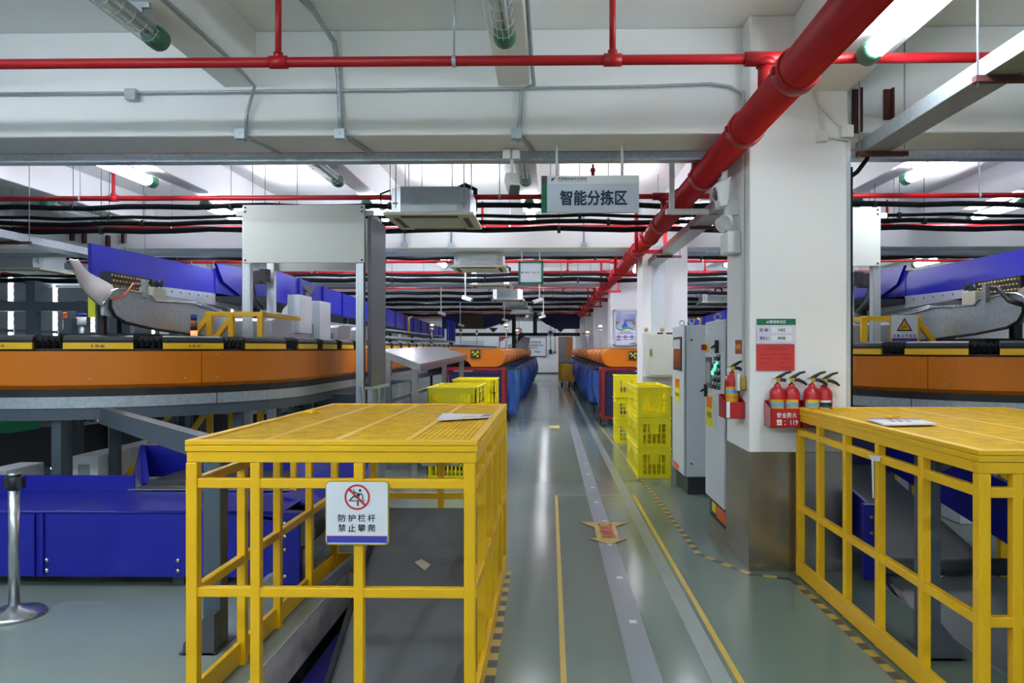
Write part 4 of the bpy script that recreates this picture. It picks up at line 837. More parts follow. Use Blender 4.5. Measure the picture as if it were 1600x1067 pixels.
# ================================================================== SORTING LOOPS (left one built, right one mirrored)
MIRZ = 0.0
def mx(p):
    if MIR is None: return Vector(p)
    return Vector((2*MIR-p[0], p[1], p[2]+(MIRZ if p[2] > 1 else 0)))
LC = (-4.6, 8.0); LR = 2.0
def lp(s):
    "loop outline by length s: point and outward normal"
    if s < 2: return ((LC[0]-LR, 10-s), (-1, 0))
    s -= 2
    if s < PI*LR: a = PI+s/LR; return ((LC[0]+LR*math.cos(a), LC[1]+LR*math.sin(a)), (math.cos(a), math.sin(a)))
    return ((LC[0]+LR, 8+s-PI*LR), (1, 0))
def seg(s0, s1, step=.12):
    n = max(1, int(math.ceil((s1-s0)/step))); return [lp(s0+(s1-s0)*i/n) for i in range(n+1)]
STOT = 2+PI*LR
def sorter(side, numbers, s_end, phase):
    t = thing('sorting_machine', 'orange-sided loop sorting machine with black and yellow carriers, %s of the aisle' % side, 'sorting machine', (LC[0], 8, 0))
    cuts = [0, 1.6, 3.4, 5.0, 6.75, 8.5, 10.3, 12, 14, 16]
    for a, c in zip(cuts, cuts[1:]):
        b = MB(); P = seg(a+.003, c-.003)
        b.sweep(P, [(0, 1.345), (0, 1.628), (.02, 1.633), (.03, 1.628), (.03, 1.345), (.1, 1.275), (.09, 1.265)], 0)
        f = b.build('side_panel', 'ora', t)
        b = MB(); L = c-a
        for u in (.08, .5, .92):
            for z in (1.39, 1.59):
                p, n = lp(a+L*u); b.lathe([(.009, 0), (.009, .004), (0, .005)], (p[0], p[1], z), 8, 0, (n[0], n[1], 0))
        b.build('screw', 'galv', f)
    b = MB(); b.sweep(seg(0, STOT+22, .3), [(.035, 1.17), (.035, 1.655), (.46, 1.655), (.46, 1.17)]); b.build('track_core', 'blk', t)
    for a, c in ((0, 4.05), (4.06, 6.9), (6.91, 10), (10.01, 16)):
        b = MB(); b.sweep(seg(a, c), [(.03, 1.15), (.03, 1.245), (.1, 1.245), (.1, 1.15)]); b.build('lower_rail', 'galv', t)
    b = MB(); b.sweep(seg(0, 30, .3), [(.04, 1.05), (.04, 1.146), (.2, 1.146), (.2, 1.05)]); b.build('support_beam', 'dsteel', t)
    s = .3+phase; k = 0
    while s < s_end:
        P = seg(s, s+.52, .1)
        b = MB(); b.sweep(P, [(.012, 1.7), (0, 1.725), (.012, 1.752), (.06, 1.768), (.52, 1.768), (.52, 1.64), (.02, 1.64)], 0, False)
        c = b.build('carrier', 'cartg', t)
        b = MB(); b.sweep(P, [(-.004, 1.648), (-.002, 1.702), (.03, 1.702), (.03, 1.648)]); 
        p, n = lp(s+.26)
        if k in numbers:
            R = Vector((-n[1], n[0], 0)); O = Vector((p[0]+n[0]*.012, p[1]+n[1]*.012, 1.675))
            if MIR is not None: R = -R
            b2 = MB(); b2.text(numbers[k], O, R, ZU, 0, 0, .1, .02, 1, .01, .0 if MIR is None else 0)
            if MIR is not None:   # lettering keeps its reading direction in the mirrored copy
                for i, v in enumerate(b2.v): b2.v[i] = v
            b.add(b2.v, b2.f, 1)
        b.build('yellow_strip', ['yel', 'ink'], c)
        b = MB(); n_ = 10; rows = []
        for i in range(n_+1):
            p, n = lp(s+.52+(.23)*i/n_); o = .0 if i % 2 else .045; e = .02 if i in (0, n_) else 0
            rows.append([Vector((p[0]-n[0]*d, p[1]-n[1]*d, z)) for d, z in ((.0+o+.01, 1.652+.012*(i % 3)), (.0+o, 1.74-o*.6), (.03+o, 1.76-o), (.5, 1.76-o), (.5, 1.65))])
        b.grid(rows, 0, False); b.build('bellows', 'blk', c)
        s += .75; k += 1
    for sl in (2.2, 3.9, 4.6, 5.6, 7.2, 8.6, 10.5, 12.5, 15):
        p, n = lp(sl); q = (p[0]-n[0]*.14, p[1]-n[1]*.14)
        b = MB(); b.box(q[0]-.04, q[0]+.04, q[1]-.04, q[1]+.04, .01, 1.05); b.box(q[0]-.09, q[0]+.09, q[1]-.09, q[1]+.09, 0, .012); b.build('leg', 'dsteel', t)
    p, n = lp(4.35)
    A = Vector((-3.72, 6.1, 1.09)); C = Vector((-1.86, 4.06, 1.09))
    b = MB(); b.bar(A, C+Vector((.02, -.03, 0)), .09, .13); b.build('brace_beam', 'dsteel', t)
    b = MB(); b.box(-1.91, -1.81, 4.01, 4.11, .01, 1.16); b.build('column', 'dsteel', t, bevel=.008)
    b = MB(); b.prism([(-1.81, .0), (-1.81, .22), (-1.85, .22), (-1.98, .06), (-1.98, 0)], 'y', 3.93, 4.0); b.box(-2.0, -1.8, 3.93, 4.18, 0, .012); b.build('foot_gusset', 'dgrey', t)
    return t
def signal_tower(label, p, top, cols, r=.03, pole=.012, base=1.7):
    t = thing('signal_tower_light', label, 'signal light', (p[0], p[1], base), 'signal tower lights'); z = top-.05*len(cols)
    b = MB(); b.tube([(p[0], p[1], base), (p[0], p[1], z)], pole, 0, 8); b.build('pole', 'galv', t)
    b = MB(); b.tube([(p[0], p[1], z-.07), (p[0], p[1], z)], r, 0, 12); b.build('base', 'pvc', t)
    for i, c in enumerate(cols): b = MB(); b.tube([(p[0], p[1], z+.05*i), (p[0], p[1], z+.05*i+.046)], r*.98, 0, 12); b.build('lens', c, t)
    b = MB(); b.tube([(p[0], p[1], z+.05*len(cols)), (p[0], p[1], z+.05*len(cols)+.008)], r, 0, 12); b.build('cap', 'ink', t)
def portal(side):
    t = thing('scanner_portal', 'pale grey scanner portal standing across the %s sorting loop' % side, 'scanner portal', (-2.85, 8.6, 0))
    Y = 8.5; a0, a1 = at(380, 411, Y), at(570, 320, Y)
    b = MB(); b.box(a0.x, a1.x, Y-.015, Y+.01, a0.z, a1.z); f = b.build('front_panel', 'cream', t, bevel=.004)
    b = MB()
    for x in (a0.x+.03, a1.x-.03):
        for z in (a0.z+.03, a1.z-.03, a1.z-.08): b.lathe([(.012, 0), (.012, .005), (0, .006)], (x, Y-.015, z), 8, 0, (0, -1, 0))
    b.build('screw', 'ink', f)
    def post(x, y, z0, z1, w=.045):
        b = MB(); b.box(x-w, x+w, y-w, y+w, z0, z1)
        for d in (-.02, .02):
            b.box(x+d-.006, x+d+.006, y-w-.004, y-w, z0, z1)
        b.build('aluminium_post', 'alu', t, bevel=.004)
    xr = at(563.5, 500, Y+.06).x; xl = at(387, 500, Y+.06).x
    post(xr, Y+.06, 0, a1.z-.02); post(xl, Y+.06, 0, a1.z-.02); post(xl+.0, 9.3, 0, a1.z); post(xr, 9.3, 0, a1.z)
    b = MB(); b.box(a0.x, a1.x, 9.34, 9.37, a0.z+.0, a1.z); b.build('rear_panel', 'cream', t)
    b = MB(); b.box(a0.x-.09, a1.x+.1, Y+.012, Y+.05, a1.z-.12, a1.z-.06); b.build('cross_bar', 'cream', t)
    b = MB(); x = at(572, 400, 8.42).x; b.box(x+.01, x+.05, 8.45, 9.2, at(580, 604, 8.5).z, at(572, 336, 8.42).z); b.build('dark_side_screen', 'panelg', t)
    b = MB(); z = at(580, 604, 8.5).z; b.box(x-.02, x+.09, 8.44, 9.22, z-.03, z+.0)
    for y in (8.5, 9.15): b.box(x, x+.05, y-.02, y+.02, 0, z); b.bar((x+.02, y, 0.0), (x-.1, y, z), .03, .03)
    b.build('screen_stand', 'galv', t)
    b = MB(); c = at(410, 431, 9.1); b.box(c.x-.17, c.x+.02, 9.0, 9.14, c.z-.11, c.z+.06); b.box(c.x+.0, c.x+.1, 8.98, 9.12, c.z-.08, c.z+.08); b.build('scanner_head', 'ink', t, bevel=.01)
    b = MB(); b.tube([(c.x-.1, 9.0, c.z-.1), (c.x-.05, 9.0, c.z-.3), (c.x+.06, 9.0, c.z-.42)], .03, 0, 8); b.tube([(c.x-.2, 9, c.z-.1), (c.x-.22, 9.02, c.z-.5), (c.x-.08, 9.02, c.z-.75)], .012, 0, 6); b.build('cable', 'ink', t)
def barrier(side):
    t = thing('safety_barrier', 'yellow tubular crossing barrier inside the %s sorting loop' % side, 'barrier', (-3.6, 7.9, 0)); Y = 7.8; w = .022
    P = lambda x, y, yy=Y: tuple(at(x, y, yy))
    def m(p, q): b = MB(); b.bar(p, q, .05, .05, 0, (0, 1, 0)); b.build('rail', 'yel', t, bevel=.003)
    m(P(322, 491), P(412, 491)); m(P(328, 491), P(300, 530)); m(P(360, 497), P(338, 528))
    def up(px, yy=Y): p = at(px, 491, yy); b = MB(); b.box(p.x-.028, p.x+.028, yy-.028, yy+.028, 0, p.z+.02); b.build('post', 'yel', t, bevel=.003)
    up(328); up(362); up(407)
    p, q = at(407, 491, 7.8), at(407, 491, 7.8); b = MB(); b.bar((p.x, 7.8, p.z), (p.x, 9, p.z), .05, .05); b.build('rail', 'yel', t)
    for x in (-3.95, -3.6): 
        b = MB(); b.bar((x-.35, 7.4, .35), (x+.1, 7.4, 1.0), .045, .045, 0, (0, 1, 0)); b.build('stair_rail', 'yel', t)
    return t
def infeed(side):
    t = thing('infeed_conveyor', 'blue-sided infeed conveyor ending in a galvanised chute over the %s loop' % side, 'conveyor', (-4.5, 9, 0)); X = -3.9
    A = lambda L, X: [(p.y, p.z) for p in (atX(x, y, X) for x, y in L)]
    # galvanised chute side with a rounded nose
    b = MB(); pr = A([(160, 492), (160, 481), (166, 466), (173, 457), (182, 453), (193, 452.5), (236, 462), (242, 471), (300, 475), (330, 484), (419, 503), (425, 524), (345, 527), (300, 522), (240, 513), (198, 502)], X); b.prism(pr, 'x', X-.015, X+.015); b.build('chute_side', 'galv', t)
    b = MB(); e = [atX(x, y, X+.02) for x, y in ((161, 478), (166, 465), (173, 456), (182, 452), (193, 451.5), (236, 461), (242, 470), (300, 474), (330, 483), (415, 502))]; b.tube([tuple(p) for p in e], .012, 0, 6); b.build('chute_edge', 'chrome', t)
    b = MB(); e = [atX(x, y, X+.03) for x, y in ((173, 468), (173, 480), (180, 494), (196, 504), (240, 514), (300, 523), (343, 528))]; b.tube([tuple(p) for p in e], .014, 0, 6); b.build('edge_seal', 'blk', t)
    # chute bed behind it, falling away from the camera
    n0, n1 = atX(180, 458, X), atX(405, 512, X)
    b = MB(); rows = []
    for u in range(9):
        y = n0.y+(n1.y-n0.y)*u/8; z = n0.z-.1+(n1.z-.06-n0.z)*u/8; rows.append([Vector((X-.45*i/6, y+.25*(1-u/8), z-.04+.1*(i/6)**2)) for i in range(7)])
    b.grid(rows); b.build('chute_bed', 'ss', t, solid=.015)
    b = MB(); rows = [[Vector((X-.02-.35*u/4, y+.15*u/4, z)) for u in range(5)] for y, z in ((n0.y+1.6, n0.z+.02), (n1.y+.4, n1.z+.03))]; b.grid(rows); b.build('deflector_plate', 'ss', t, solid=.01)
    # curved stainless lip that turns the parcels
    Lp = [(105, 402), (113, 418), (121, 440), (132, 459), (147, 472), (160, 482)]; Rp = [(120, 402), (127, 415), (139, 427), (161, 437), (174, 444), (180, 452)]
    b = MB(); rows = []
    for (lx, ly), (rx, ry) in zip(Lp, Rp):
        l = atX(lx, ly, -4.0); r = atX(rx, ry, -4.25); mid = (l+r)/2+Vector((0, .1, -.02)); rows.append([(l*(1-u)**2+mid*2*u*(1-u)+r*u*u) for u in [i/8 for i in range(9)]])
    b.grid(rows); b.build('curved_lip', 'ss2', t, solid=.012, sub=1)
    # blue side walls
    Xb = -4.8; q = [(140, 380), (345, 424), (372, 462), (330, 458), (262, 449), (141, 432)]; b = MB(); b.prism(A(q, Xb), 'x', Xb-.02, Xb+.02); b.build('blue_side_wall', 'blue', t)
    q = [(334, 411), (385, 421), (425, 433), (425, 470), (372, 462), (345, 440)]; b = MB(); b.prism(A(q, Xb+.03), 'x', Xb+.03, Xb+.07); b.build('blue_side_wall', 'blue', t)
    q = [(141, 432), (262, 449), (380, 464), (380, 486), (262, 462), (160, 445)]; b = MB(); b.prism(A(q, Xb+.03), 'x', Xb-.01, Xb+.03); w = b.build('deck_flange', 'alu', t)
    b = MB()
    for x in range(170, 375, 14): p = atX(x, 438+(x-141)*.135, Xb+.06); b.lathe([(.012, 0), (.012, .006), (0, .008)], p, 8, 0, (1, 0, 0))
    b.build('flange_bolts', 'dgrey', w)
    # roller-ball transfer belt with its drive end
    Xr = -4.35; p0, p1 = atX(172, 453, Xr), atX(238, 436, Xr); b = MB(); b.box(Xr-.1, Xr, p0.y, atX(238, 440, Xr).y, p0.z+.02, p1.z); r = b.build('ball_transfer_table', 'ink', t)
    b = MB(); y0, y1 = p0.y, atX(238, 440, Xr).y
    for i in range(13):
        for j in range(3): b.lathe([(.012, 0), (.01, .01), (0, .014)], (Xr, y0+.03+(y1-y0-.06)*(i+(.5 if j % 2 else 0))/13, p0.z+.05+j*(p1.z-p0.z-.08)/2), 8, 0, (1, 0, 0))
    b.build('transfer_balls', 'brass', r)
    c = atX(238, 446, Xr); b = MB(); b.tube([(Xr-.3, c.y+.04, c.z), (Xr+.02, c.y+.04, c.z)], .055, 0, 12); b.tube([(Xr+.02, c.y+.12, c.z+.03), (Xr+.04, c.y+.12, c.z+.03)], .04, 0, 12); b.build('drive_roller', 'ink', t)
    c = atX(235, 459, -4.1); b = MB(); b.box(-4.15, -4.0, c.y-.12, c.y+.12, c.z-.08, c.z+.06); b.build('junction_box', 'acp', t, bevel=.005)
    b = MB(); c = atX(226, 452, X+.03); b.box(X+.01, X+.05, c.y-.03, c.y+.03, c.z-.08, c.z+.09); b.build('sensor_bracket', 'galv', t)
    b = MB(); e = [atX(x, y, X+.05) for x, y in ((218, 443), (208, 444), (200, 455), (193, 463), (176, 468))]; b.tube([tuple(p) for p in e], .01 if side == 'left' else .022, 0, 6); b.build('cable', 'lor' if side == 'left' else 'blk', t)
    b = MB(); p = atX(141, 470, -4.2); b.box(-4.22, -4.155, p.y, p.y+.02, p.z-.15, p.z+.05); b.build('hazard_plate', 'ypaper', t)
    b = MB(); p = atX(152, 475, -4.2); b.box(-4.2, -4.14, p.y, p.y+.05, p.z-.3, p.z+.05); b.build('end_bracket', 'ink', t)
    for x, y in ((-4.3, 7.2), (-4.75, 7.2), (-4.3, 9.2), (-4.75, 9.2)): b = MB(); b.box(x-.04, x+.04, y-.04, y+.04, 0, 1.95); b.build('leg', 'dsteel', t)
    b = MB(); b.box(-4.8, -3.95, 7.1, 9.3, 1.72, 1.8); b.tube([(-4.0, 6.9, 1.75), (-3.95, 7.05, 1.62), (-3.95, 7.3, 1.74)], .02, 0, 6); b.build('under_frame', 'ink', t)
    # stainless guard hoods along the far part
    for i, (x0, x1, ya, yb, Xh, nm) in enumerate(((424, 492, 497, 531, -3.35, 'guard_hood'), (492, 513, 505, 531, -3.3, 'guard_end'), (527, 557, 508, 532, -3.2, 'guard_hood'), (557, 597, 511, 534, -3.15, 'guard_hood'))):
        h = A([(x0, yb), (x0, ya+4), (x0+3, ya+1), (x0+8, ya), (x1-12, ya+1), (x1-4, ya+5), (x1, ya+12), (x1, yb)] if i != 1 else [(x0, yb), (x0, ya), (x1, ya+14), (x1, yb)], Xh); b = MB(); b.prism(h, 'x', Xh-.55, Xh); b.build(nm, 'ss', t, bevel=.01)
    for i, (x0, xm, x1, ya, yb) in enumerate(((434, 449, 468, 460, 500), (468, 484, 500, 470, 516))):
        Y0 = 9.6+i*.7; p0, pm, p1, zt, zb = at(x0, 480, Y0).x, at(xm, 480, Y0).x, at(x1, 480, Y0).x, at(x0, ya, Y0).z, at(x0, yb+20, Y0).z
        b = MB(); b.prism([(pm, zb), (pm, zt), (p1, zt), (p1, zb)], 'y', Y0, Y0+.5); b.build('chute_cheek', 'alu', t, bevel=.004)
        b = MB(); dz = .09; b.prism([(pm, zb), (pm, zt-dz), (p0+.1, zt-dz-.03), (p0+.03, zt-dz-.1), (p0, zt-dz-.2), (p0, zb)], 'y', Y0+.1, Y0+.14); b.build('chute_cheek', 'ss', t)
    c = at(480, 456, 11.5); b = MB(); b.tube([(c.x, 11.5, c.z-.12), (c.x, 11.5, c.z+.03)], .06, 0, 12); b.tube([(c.x-.02, 11.5, c.z+.05), (c.x+.06, 11.45, c.z+.05)], .07, 0, 12); b.build('drive_motor', 'dgrey', t)
def overhead(side):
    t = thing('overhead_conveyor', 'long blue overhead conveyor running away above the %s loop' % side, 'conveyor', (-4.4, 17, 0)); X = -4.0; y0, y1 = 10.4, 27.5
    zt = lambda y: 2.80-.022*(y-10.4); zb = lambda y: 2.34-.016*(y-10.4)
    n = 14
    for i in range(n):
        a = y0+(y1-y0)*i/n; c = y0+(y1-y0)*(i+1)/n
        b = MB(); b.prism([(a+.005, zb(a)), (c-.005, zb(c)), (c-.005, zt(c)), (a+.005, zt(a))], 'x', X-.02, X); b.box(X, X+.03, a+.005, a+.04, zb(a), zt(a)); b.box(X, X+.03, c-.04, c-.005, zb(c), zt(c)-.01)
        for k in range(6): b.lathe([(.01, 0), (.01, .006), (0, .008)], (X+.03, a+.022, zb(a)+.05+k*.07), 6, 0, (1, 0, 0))
        b.build('side_panel', 'blue', t)
    b = MB(); b.prism([(y0, zb(y0)-.02), (y1, zb(y1)-.02), (y1, zb(y1)+.06), (y0, zb(y0)+.06)], 'x', X-.75, X-.03); b.build('belt_bed', 'ink', t)
    b = MB(); b.prism([(y0, zb(y0)), (y1, zb(y1)), (y1, zt(y1)), (y0, zt(y0))], 'x', X-.8, X-.77); b.build('side_panel', 'blue', t)
    for y in (11.6, 14.5, 18, 21.5, 25): b = MB(); b.box(X-.1, X-.02, y, y+.08, 0, zb(y)); b.box(X-.75, X-.67, y, y+.08, 0, zb(y)); b.box(X-.75, X-.02, y, y+.08, 1.9, 1.96); b.build('leg_frame', 'ink', t)
    b = MB(); b.box(X-.05, X+.5, 15.5, 27, 1.88, 1.93); b.box(X-.05, X+.5, 12.5, 24, 2.05, 2.08); b.build('lower_deck', 'galv', t)
    b = MB(); b.prism([(27.6, 1.9), (29.8, 1.9), (29.8, 2.72), (27.6, 2.72)], 'x', X+.1, X+.15)
    for y in (28, 28.6, 29.2): b.box(X+.15, X+.19, y, y+.05, 1.9, 2.72)
    b.build('transfer_guard', 'blue', t)
    b = MB(); b.tube([(X+.1, 20.2, 1.9), (X+.1, 20.2, 2.5), (X+.1, 20.6, 2.55)], .025, 0, 8); b.build('guard_rail', 'yel', t)
def lower(side):
    "blue discharge conveyor near the floor that feeds the chute in the floor"
    t = thing('discharge_conveyor', 'low blue discharge conveyor on the floor under the %s loop' % side, 'conveyor', (-3, 5.3, 0)); Yf = 5.0; xe = -1.84
    b = MB(); b.box(-6.4, xe, Yf, Yf+.02, .085, .525); f = b.build('front_panel', 'blue', t, bevel=.004)
    for x in (-3.55, -3.49, -2.1, -2.04): b = MB(); b.box(x-.012, x+.012, Yf-.016, Yf, .09, .52); b.build('panel_seam', 'blue', f)
    for x in (-3.46, -2.55, -2.0):
        for z in (.13, .2): b = MB(); b.lathe([(.016, 0), (.016, .012), (0, .014)], (x, Yf, z), 8, 0, (0, -1, 0)); b.build('bolt', 'chrome', f)
    b = MB(); b.tube([(-6.4, Yf, .53), (xe, Yf, .53)], .012, 0, 8); b.build('front_edge', 'dblue2' if 0 else 'blue', t)
    b = MB(); b.plate([(-6.4, Yf, .525), (xe, Yf, .525), (xe+.05, 5.62, .56), (-6.4, 5.62, .56)], (0, 0, 1), .008); b.build('sloped_deck', 'blue', t)
    b = MB(); b.box(-6.4, -3.2, 5.6, 5.62, .56, .675); b.build('back_plate', 'blue', t)
    b = MB(); b.box(-6.2, xe-.1, Yf+.1, 5.6, .1, .5); b.build('inner_frame', 'ink', t)
    for x in (-5.5, -4, -2.6): b = MB(); b.box(x-.04, x+.04, Yf+.1, Yf+.18, 0, .3); b.box(x-.04, x+.04, 5.4, 5.48, 0, .3); b.build('leg', 'dsteel', t)
    # feeder behind: belt with tall cheeks
    b = MB(); b.add([(-3.2, 5.7, .58), (-3.17, 5.7, .6), (-3.5, 6.22, .83), (-3.56, 6.22, .6), (-3.16, 5.7, .58), (-3.13, 5.7, .6), (-3.46, 6.22, .83), (-3.52, 6.22, .6)], [(0, 1, 2, 3), (7, 6, 5, 4), (0, 4, 5, 1), (1, 5, 6, 2), (2, 6, 7, 3)]); b.build('feeder_cheek', 'blue', t)
    b = MB(); b.prism([(-3.56, .56), (-1.95, .56), (-1.95, .83), (-3.5, .83)], 'y', 6.22, 6.26); b.build('feeder_back', 'blue', t)
    b = MB(); b.box(-3.13, -1.9, 5.72, 6.2, .56, .62); b.tube([(-3.13, 5.7, .6), (-1.9, 5.7, .6)], .03, 0, 12); b.build('feeder_belt', 'belt', t)
    b = MB(); b.plate([(-3.22, 5.55, .575), (-1.95, 5.55, .575), (-1.95, 5.68, .59), (-3.12, 5.68, .59)], (0, 0, 1), .006); b.build('steel_lip', 'ss', t)
    b = MB(); b.plate([(-1.93, 5.3, .56), (-1.45, 5.3, .4), (-1.4, 5.75, .45), (-1.5, 6.3, .82), (-2.2, 6.3, .86), (-1.93, 5.62, .6)], (0, 0, 1), .02); b.box(-2.15, -1.5, 6.3, 6.34, .3, .86); b.build('corner_guide', 'blue', t)
    b = MB(); b.box(xe, xe+.13, Yf-.01, Yf+.06, .04, .535); p = b.build('end_plate', 'blue', t, bevel=.006)
    for z in (.46, .37, .28, .1): b = MB(); b.lathe([(.014, 0), (.014, .01), (0, .012)], (xe+.03, Yf-.01, z), 8, 0, (0, -1, 0)); b.build('bolt', 'chrome', p)
    b = MB(); b.tube([(xe+.14, 5.0, .4), (xe+.14, 5.8, .4)], .1, 0, 20); b.bar((xe+.14, 5.4, .46), (xe-.3, 5.4, .52), .8, .02); b.build('belt_roller', 'belt', t)
    b = MB(); b.bar((-1.95, 4.95, .02), (-1.5, 5.38, .4), .05, .1); b.bar((-1.75, 4.93, -.12), (-1.2, 5.4, .3), .05, .06); b.build('slide_rail', 'galv', t)
for side in ('left', 'right'):
    if side == 'right': MIR = .10; MIRZ = -.05
    sorter(side, {7: '156', 5: '154', 6: '155', 8: '157'} if side == 'left' else {}, 36 if side == 'left' else 34, .13)
    portal(side); barrier(side); infeed(side); overhead(side)
    MIR = None; MIRZ = 0
lower('left')
# right-hand low conveyor inside the right cage: a belt falling towards the floor chute
t = thing('discharge_conveyor', 'low blue discharge conveyor dropping into the floor inside the right cage', 'conveyor', (2.8, 6, 0))
b = MB(); b.plate([(2.35, 5.2, .1), (3.1, 5.2, .1), (3.1, 7.4, .62), (2.35, 7.4, .62)], (0, 0, 1), .03); b.build('belt', 'belt', t)
b = MB(); b.box(2.2, 2.34, 5.2, 5.26, .03, .56); p = b.build('end_plate', 'blue', t, bevel=.006)
for z in (.47, .36, .25): b = MB(); b.lathe([(.014, 0), (.014, .01), (0, .012)], (2.25, 5.2, z), 8, 0, (0, -1, 0)); b.build('bolt', 'chrome', p)
b = MB(); b.prism([(5.24, .1), (7.4, .5), (7.4, .85), (5.24, .5)], 'x', 2.3, 2.33); b.build('side_wall', 'blue', t)
b = MB(); b.prism([(3.9, .12), (7.4, .55), (7.4, .92), (5.3, .72), (3.6, .55), (3.4, .4)], 'x', 3.2, 3.24); b.build('side_wall', 'blue', t)
b = MB(); b.box(2.35, 3.2, 7.0, 7.06, .3, 1.0); b.build('rear_plate', 'dblue', t)
b = MB(); b.tube([(2.34, 5.22, .12), (3.2, 5.22, .12)], .06, 0, 14); b.build('belt_roller', 'belt', t)
for y in (5.6, 7.2): b = MB(); b.box(2.4, 2.48, y, y+.08, 0, .2); b.box(3.05, 3.13, y, y+.08, 0, .2); b.build('leg', 'dsteel', t)
# warning board on the right barrier
Y = 7.7; a0, a1 = at(1391, 535, Y), at(1434, 492, Y); O = (a0.x, Y-.01, a0.z); w = a1.x-a0.x; h = a1.z-a0.z
t = thing('warning_sign', 'white mind-your-step sign with a yellow triangle on the right yellow barrier', 'sign', (a0.x+w/2, Y, a0.z))
b = MB(); b.box(a0.x, a1.x, Y-.006, Y+.006, a0.z, a1.z); b.build('backing', 'hozy', t)
b = MB(); b.box(a0.x+.005, a1.x-.005, Y-.01, Y-.006, a0.z+.005, a1.z-.003); b.build('board', 'sign', t)
b = MB(); b.rect(O, XR, ZU, .01, w-.01, .012, h*.14, 0); b.rect(O, XR, ZU, .01, w-.01, h*.14, h*.155, 1); b.build('blue_band', ['bluek', 'redk'], t)
b = MB(); T = lambda k: [(w*.5-w*.29*k, h*.6-h*.19*k), (w*.5+w*.29*k, h*.6-h*.19*k), (w*.5, h*.6+h*.3*k)]
b.poly(O, XR, ZU, T(1), 0, .001); b.poly(O, XR, ZU, T(.72), 1, .0016); b.line(O, XR, ZU, (w*.36, h*.5), (w*.6, h*.57), w*.025, 0, .002)
for x, z in ((.43, .53), (.52, .56)): b.line(O, XR, ZU, (w*x, h*z), (w*x, h*(z+.09)), w*.03, 0, .002); b.disc(O, XR, ZU, w*x, h*(z+.12), 0, w*.02, 0, .002, 10)
b.build('warning_symbol', ['ink', 'yel'], t)
b = MB()
for i, ch in enumerate('注意上下安全'): b.text(ch, O, XR, ZU, w*(.13+.148*i), h*.24, w*.125, h*.115, 0, .015, .0015)
b.build('lettering', 'ink', t)
# floor chutes inside the cages
def slide(label, x0, x1, ya, za, yb, zb):
    t = thing('floor_chute', label, 'chute', ((x0+x1)/2, ya, za)); b = MB(); b.plate([(x0, yb, zb), (x1, yb, zb), (x1, ya, za), (x0, ya, za)], (0, 0, 1), .03); b.build('slide_plate', 'slide', t)
    for x in (x0, x1): b = MB(); b.prism([(yb, zb+.031), (ya, za+.031), (ya, za+.06), (yb, zb+.06)], 'x', x-.015, x+.015); b.build('side_edge', 'ink', t)
    return t
M['slide'] = mat('scuffed_rubber', '727a80', .5, noise=(2.2, .6, '453b37'), rnoise=.15, soft=.25)
t = slide('dark scuffed slide dropping into the floor opening inside the left cage', -1.22, -.42, 5.35, .46, 3.35, -.55)
nrm = Vector((0, -1.01, 2.0)).normalized()
def onslide(px, py):
    d = ray(px, py); P = Vector((0, 5.35, .495)); C = Vector((0, 0, CAMZ)); return C+d*((P-C).dot(nrm)/d.dot(nrm))
q0, q1, q2, q3 = onslide(648, 879), onslide(664, 891), onslide(673, 883), onslide(659, 874)
b = MB(); b.plate([q+Vector((0, 0, .0)) for q in (q0, q1, q2, q3)], (0, 0, 1), .004); tag(b.build('card_scrap', 'acp', None, q0), 'scrap of brown card lying on the dark slide in the left cage', 'scrap')
slide('dark slide dropping into the floor opening inside the right cage', 2.34, 3.25, 5.22, .02, 2.8, -.75)
b = MB(); b.box(-1.46, -1.24, 3.4, 5.0, -1.2, -.3); tag(b.build('lower_guide_panel', 'blue', None, (-1.35, 4.2, -1.2)), 'blue side panel below the floor edge in the left cage opening', 'panel')
# ================================================================== UNDER AND AROUND THE LOOPS
def ctrl(label, px0, px1, py, Y, d=.5, h=.6, grp='grey drive cabinets under the left loop'):
    a, c = at(px0, py, Y), at(px1, py, Y); z = a.z; t = thing('drive_cabinet', label, 'cabinet', ((a.x+c.x)/2, Y+d/2, 0), grp)
    b = MB(); b.box(a.x, c.x, Y, Y+d, .0, z); b.build('body', 'cabl', t, bevel=.006)
    b = MB(); b.box(a.x+.06, a.x+.06+(c.x-a.x)*.45, Y-.01, Y, z-.32, z-.08)
    for i in range(5): b.box(a.x+.075, a.x+.045+(c.x-a.x)*.45, Y-.014, Y-.01, z-.3+i*.045, z-.275+i*.045)
    b.build('vent_grille', 'acg', t)
M['cabl'] = mat('pale_grey_metal', 'd3d5de', .45)
ctrl('pale grey drive cabinet on the floor behind the low left conveyor, nearest the camera centre', 113, 153, 712, 7.0, .75); ctrl('pale grey drive cabinet farther back under the left loop, beside the blue cheek', 182, 220, 697, 7.6, .8); ctrl('pale grey drive cabinet at the far left beside the chrome post', -30, 10, 735, 6.6, .5)
ctrl('pale grey cabinet on the floor seen through the right cage, near the blue side wall', 1500, 1560, 712, 7.0, .6, .6, None); ctrl('small pale grey cabinet seen through the right cage, beside the dark column', 1400, 1420, 692, 8.6, .6, .6, None)
c = at(94, 690, 7.3); t = thing('socket_post', 'white twin socket on a dark leg under the left loop', 'socket', c); b = MB(); b.box(c.x-.03, c.x+.03, 7.28, 7.34, c.z-.06, c.z+.08); b.build('socket_plate', 'pvc', t); b = MB(); b.tube([(c.x, 7.3, c.z-.06), (c.x+.02, 7.2, c.z-.3), (c.x+.1, 7.2, .1)], .015, 0, 6); b.build('cable', 'ink', t)
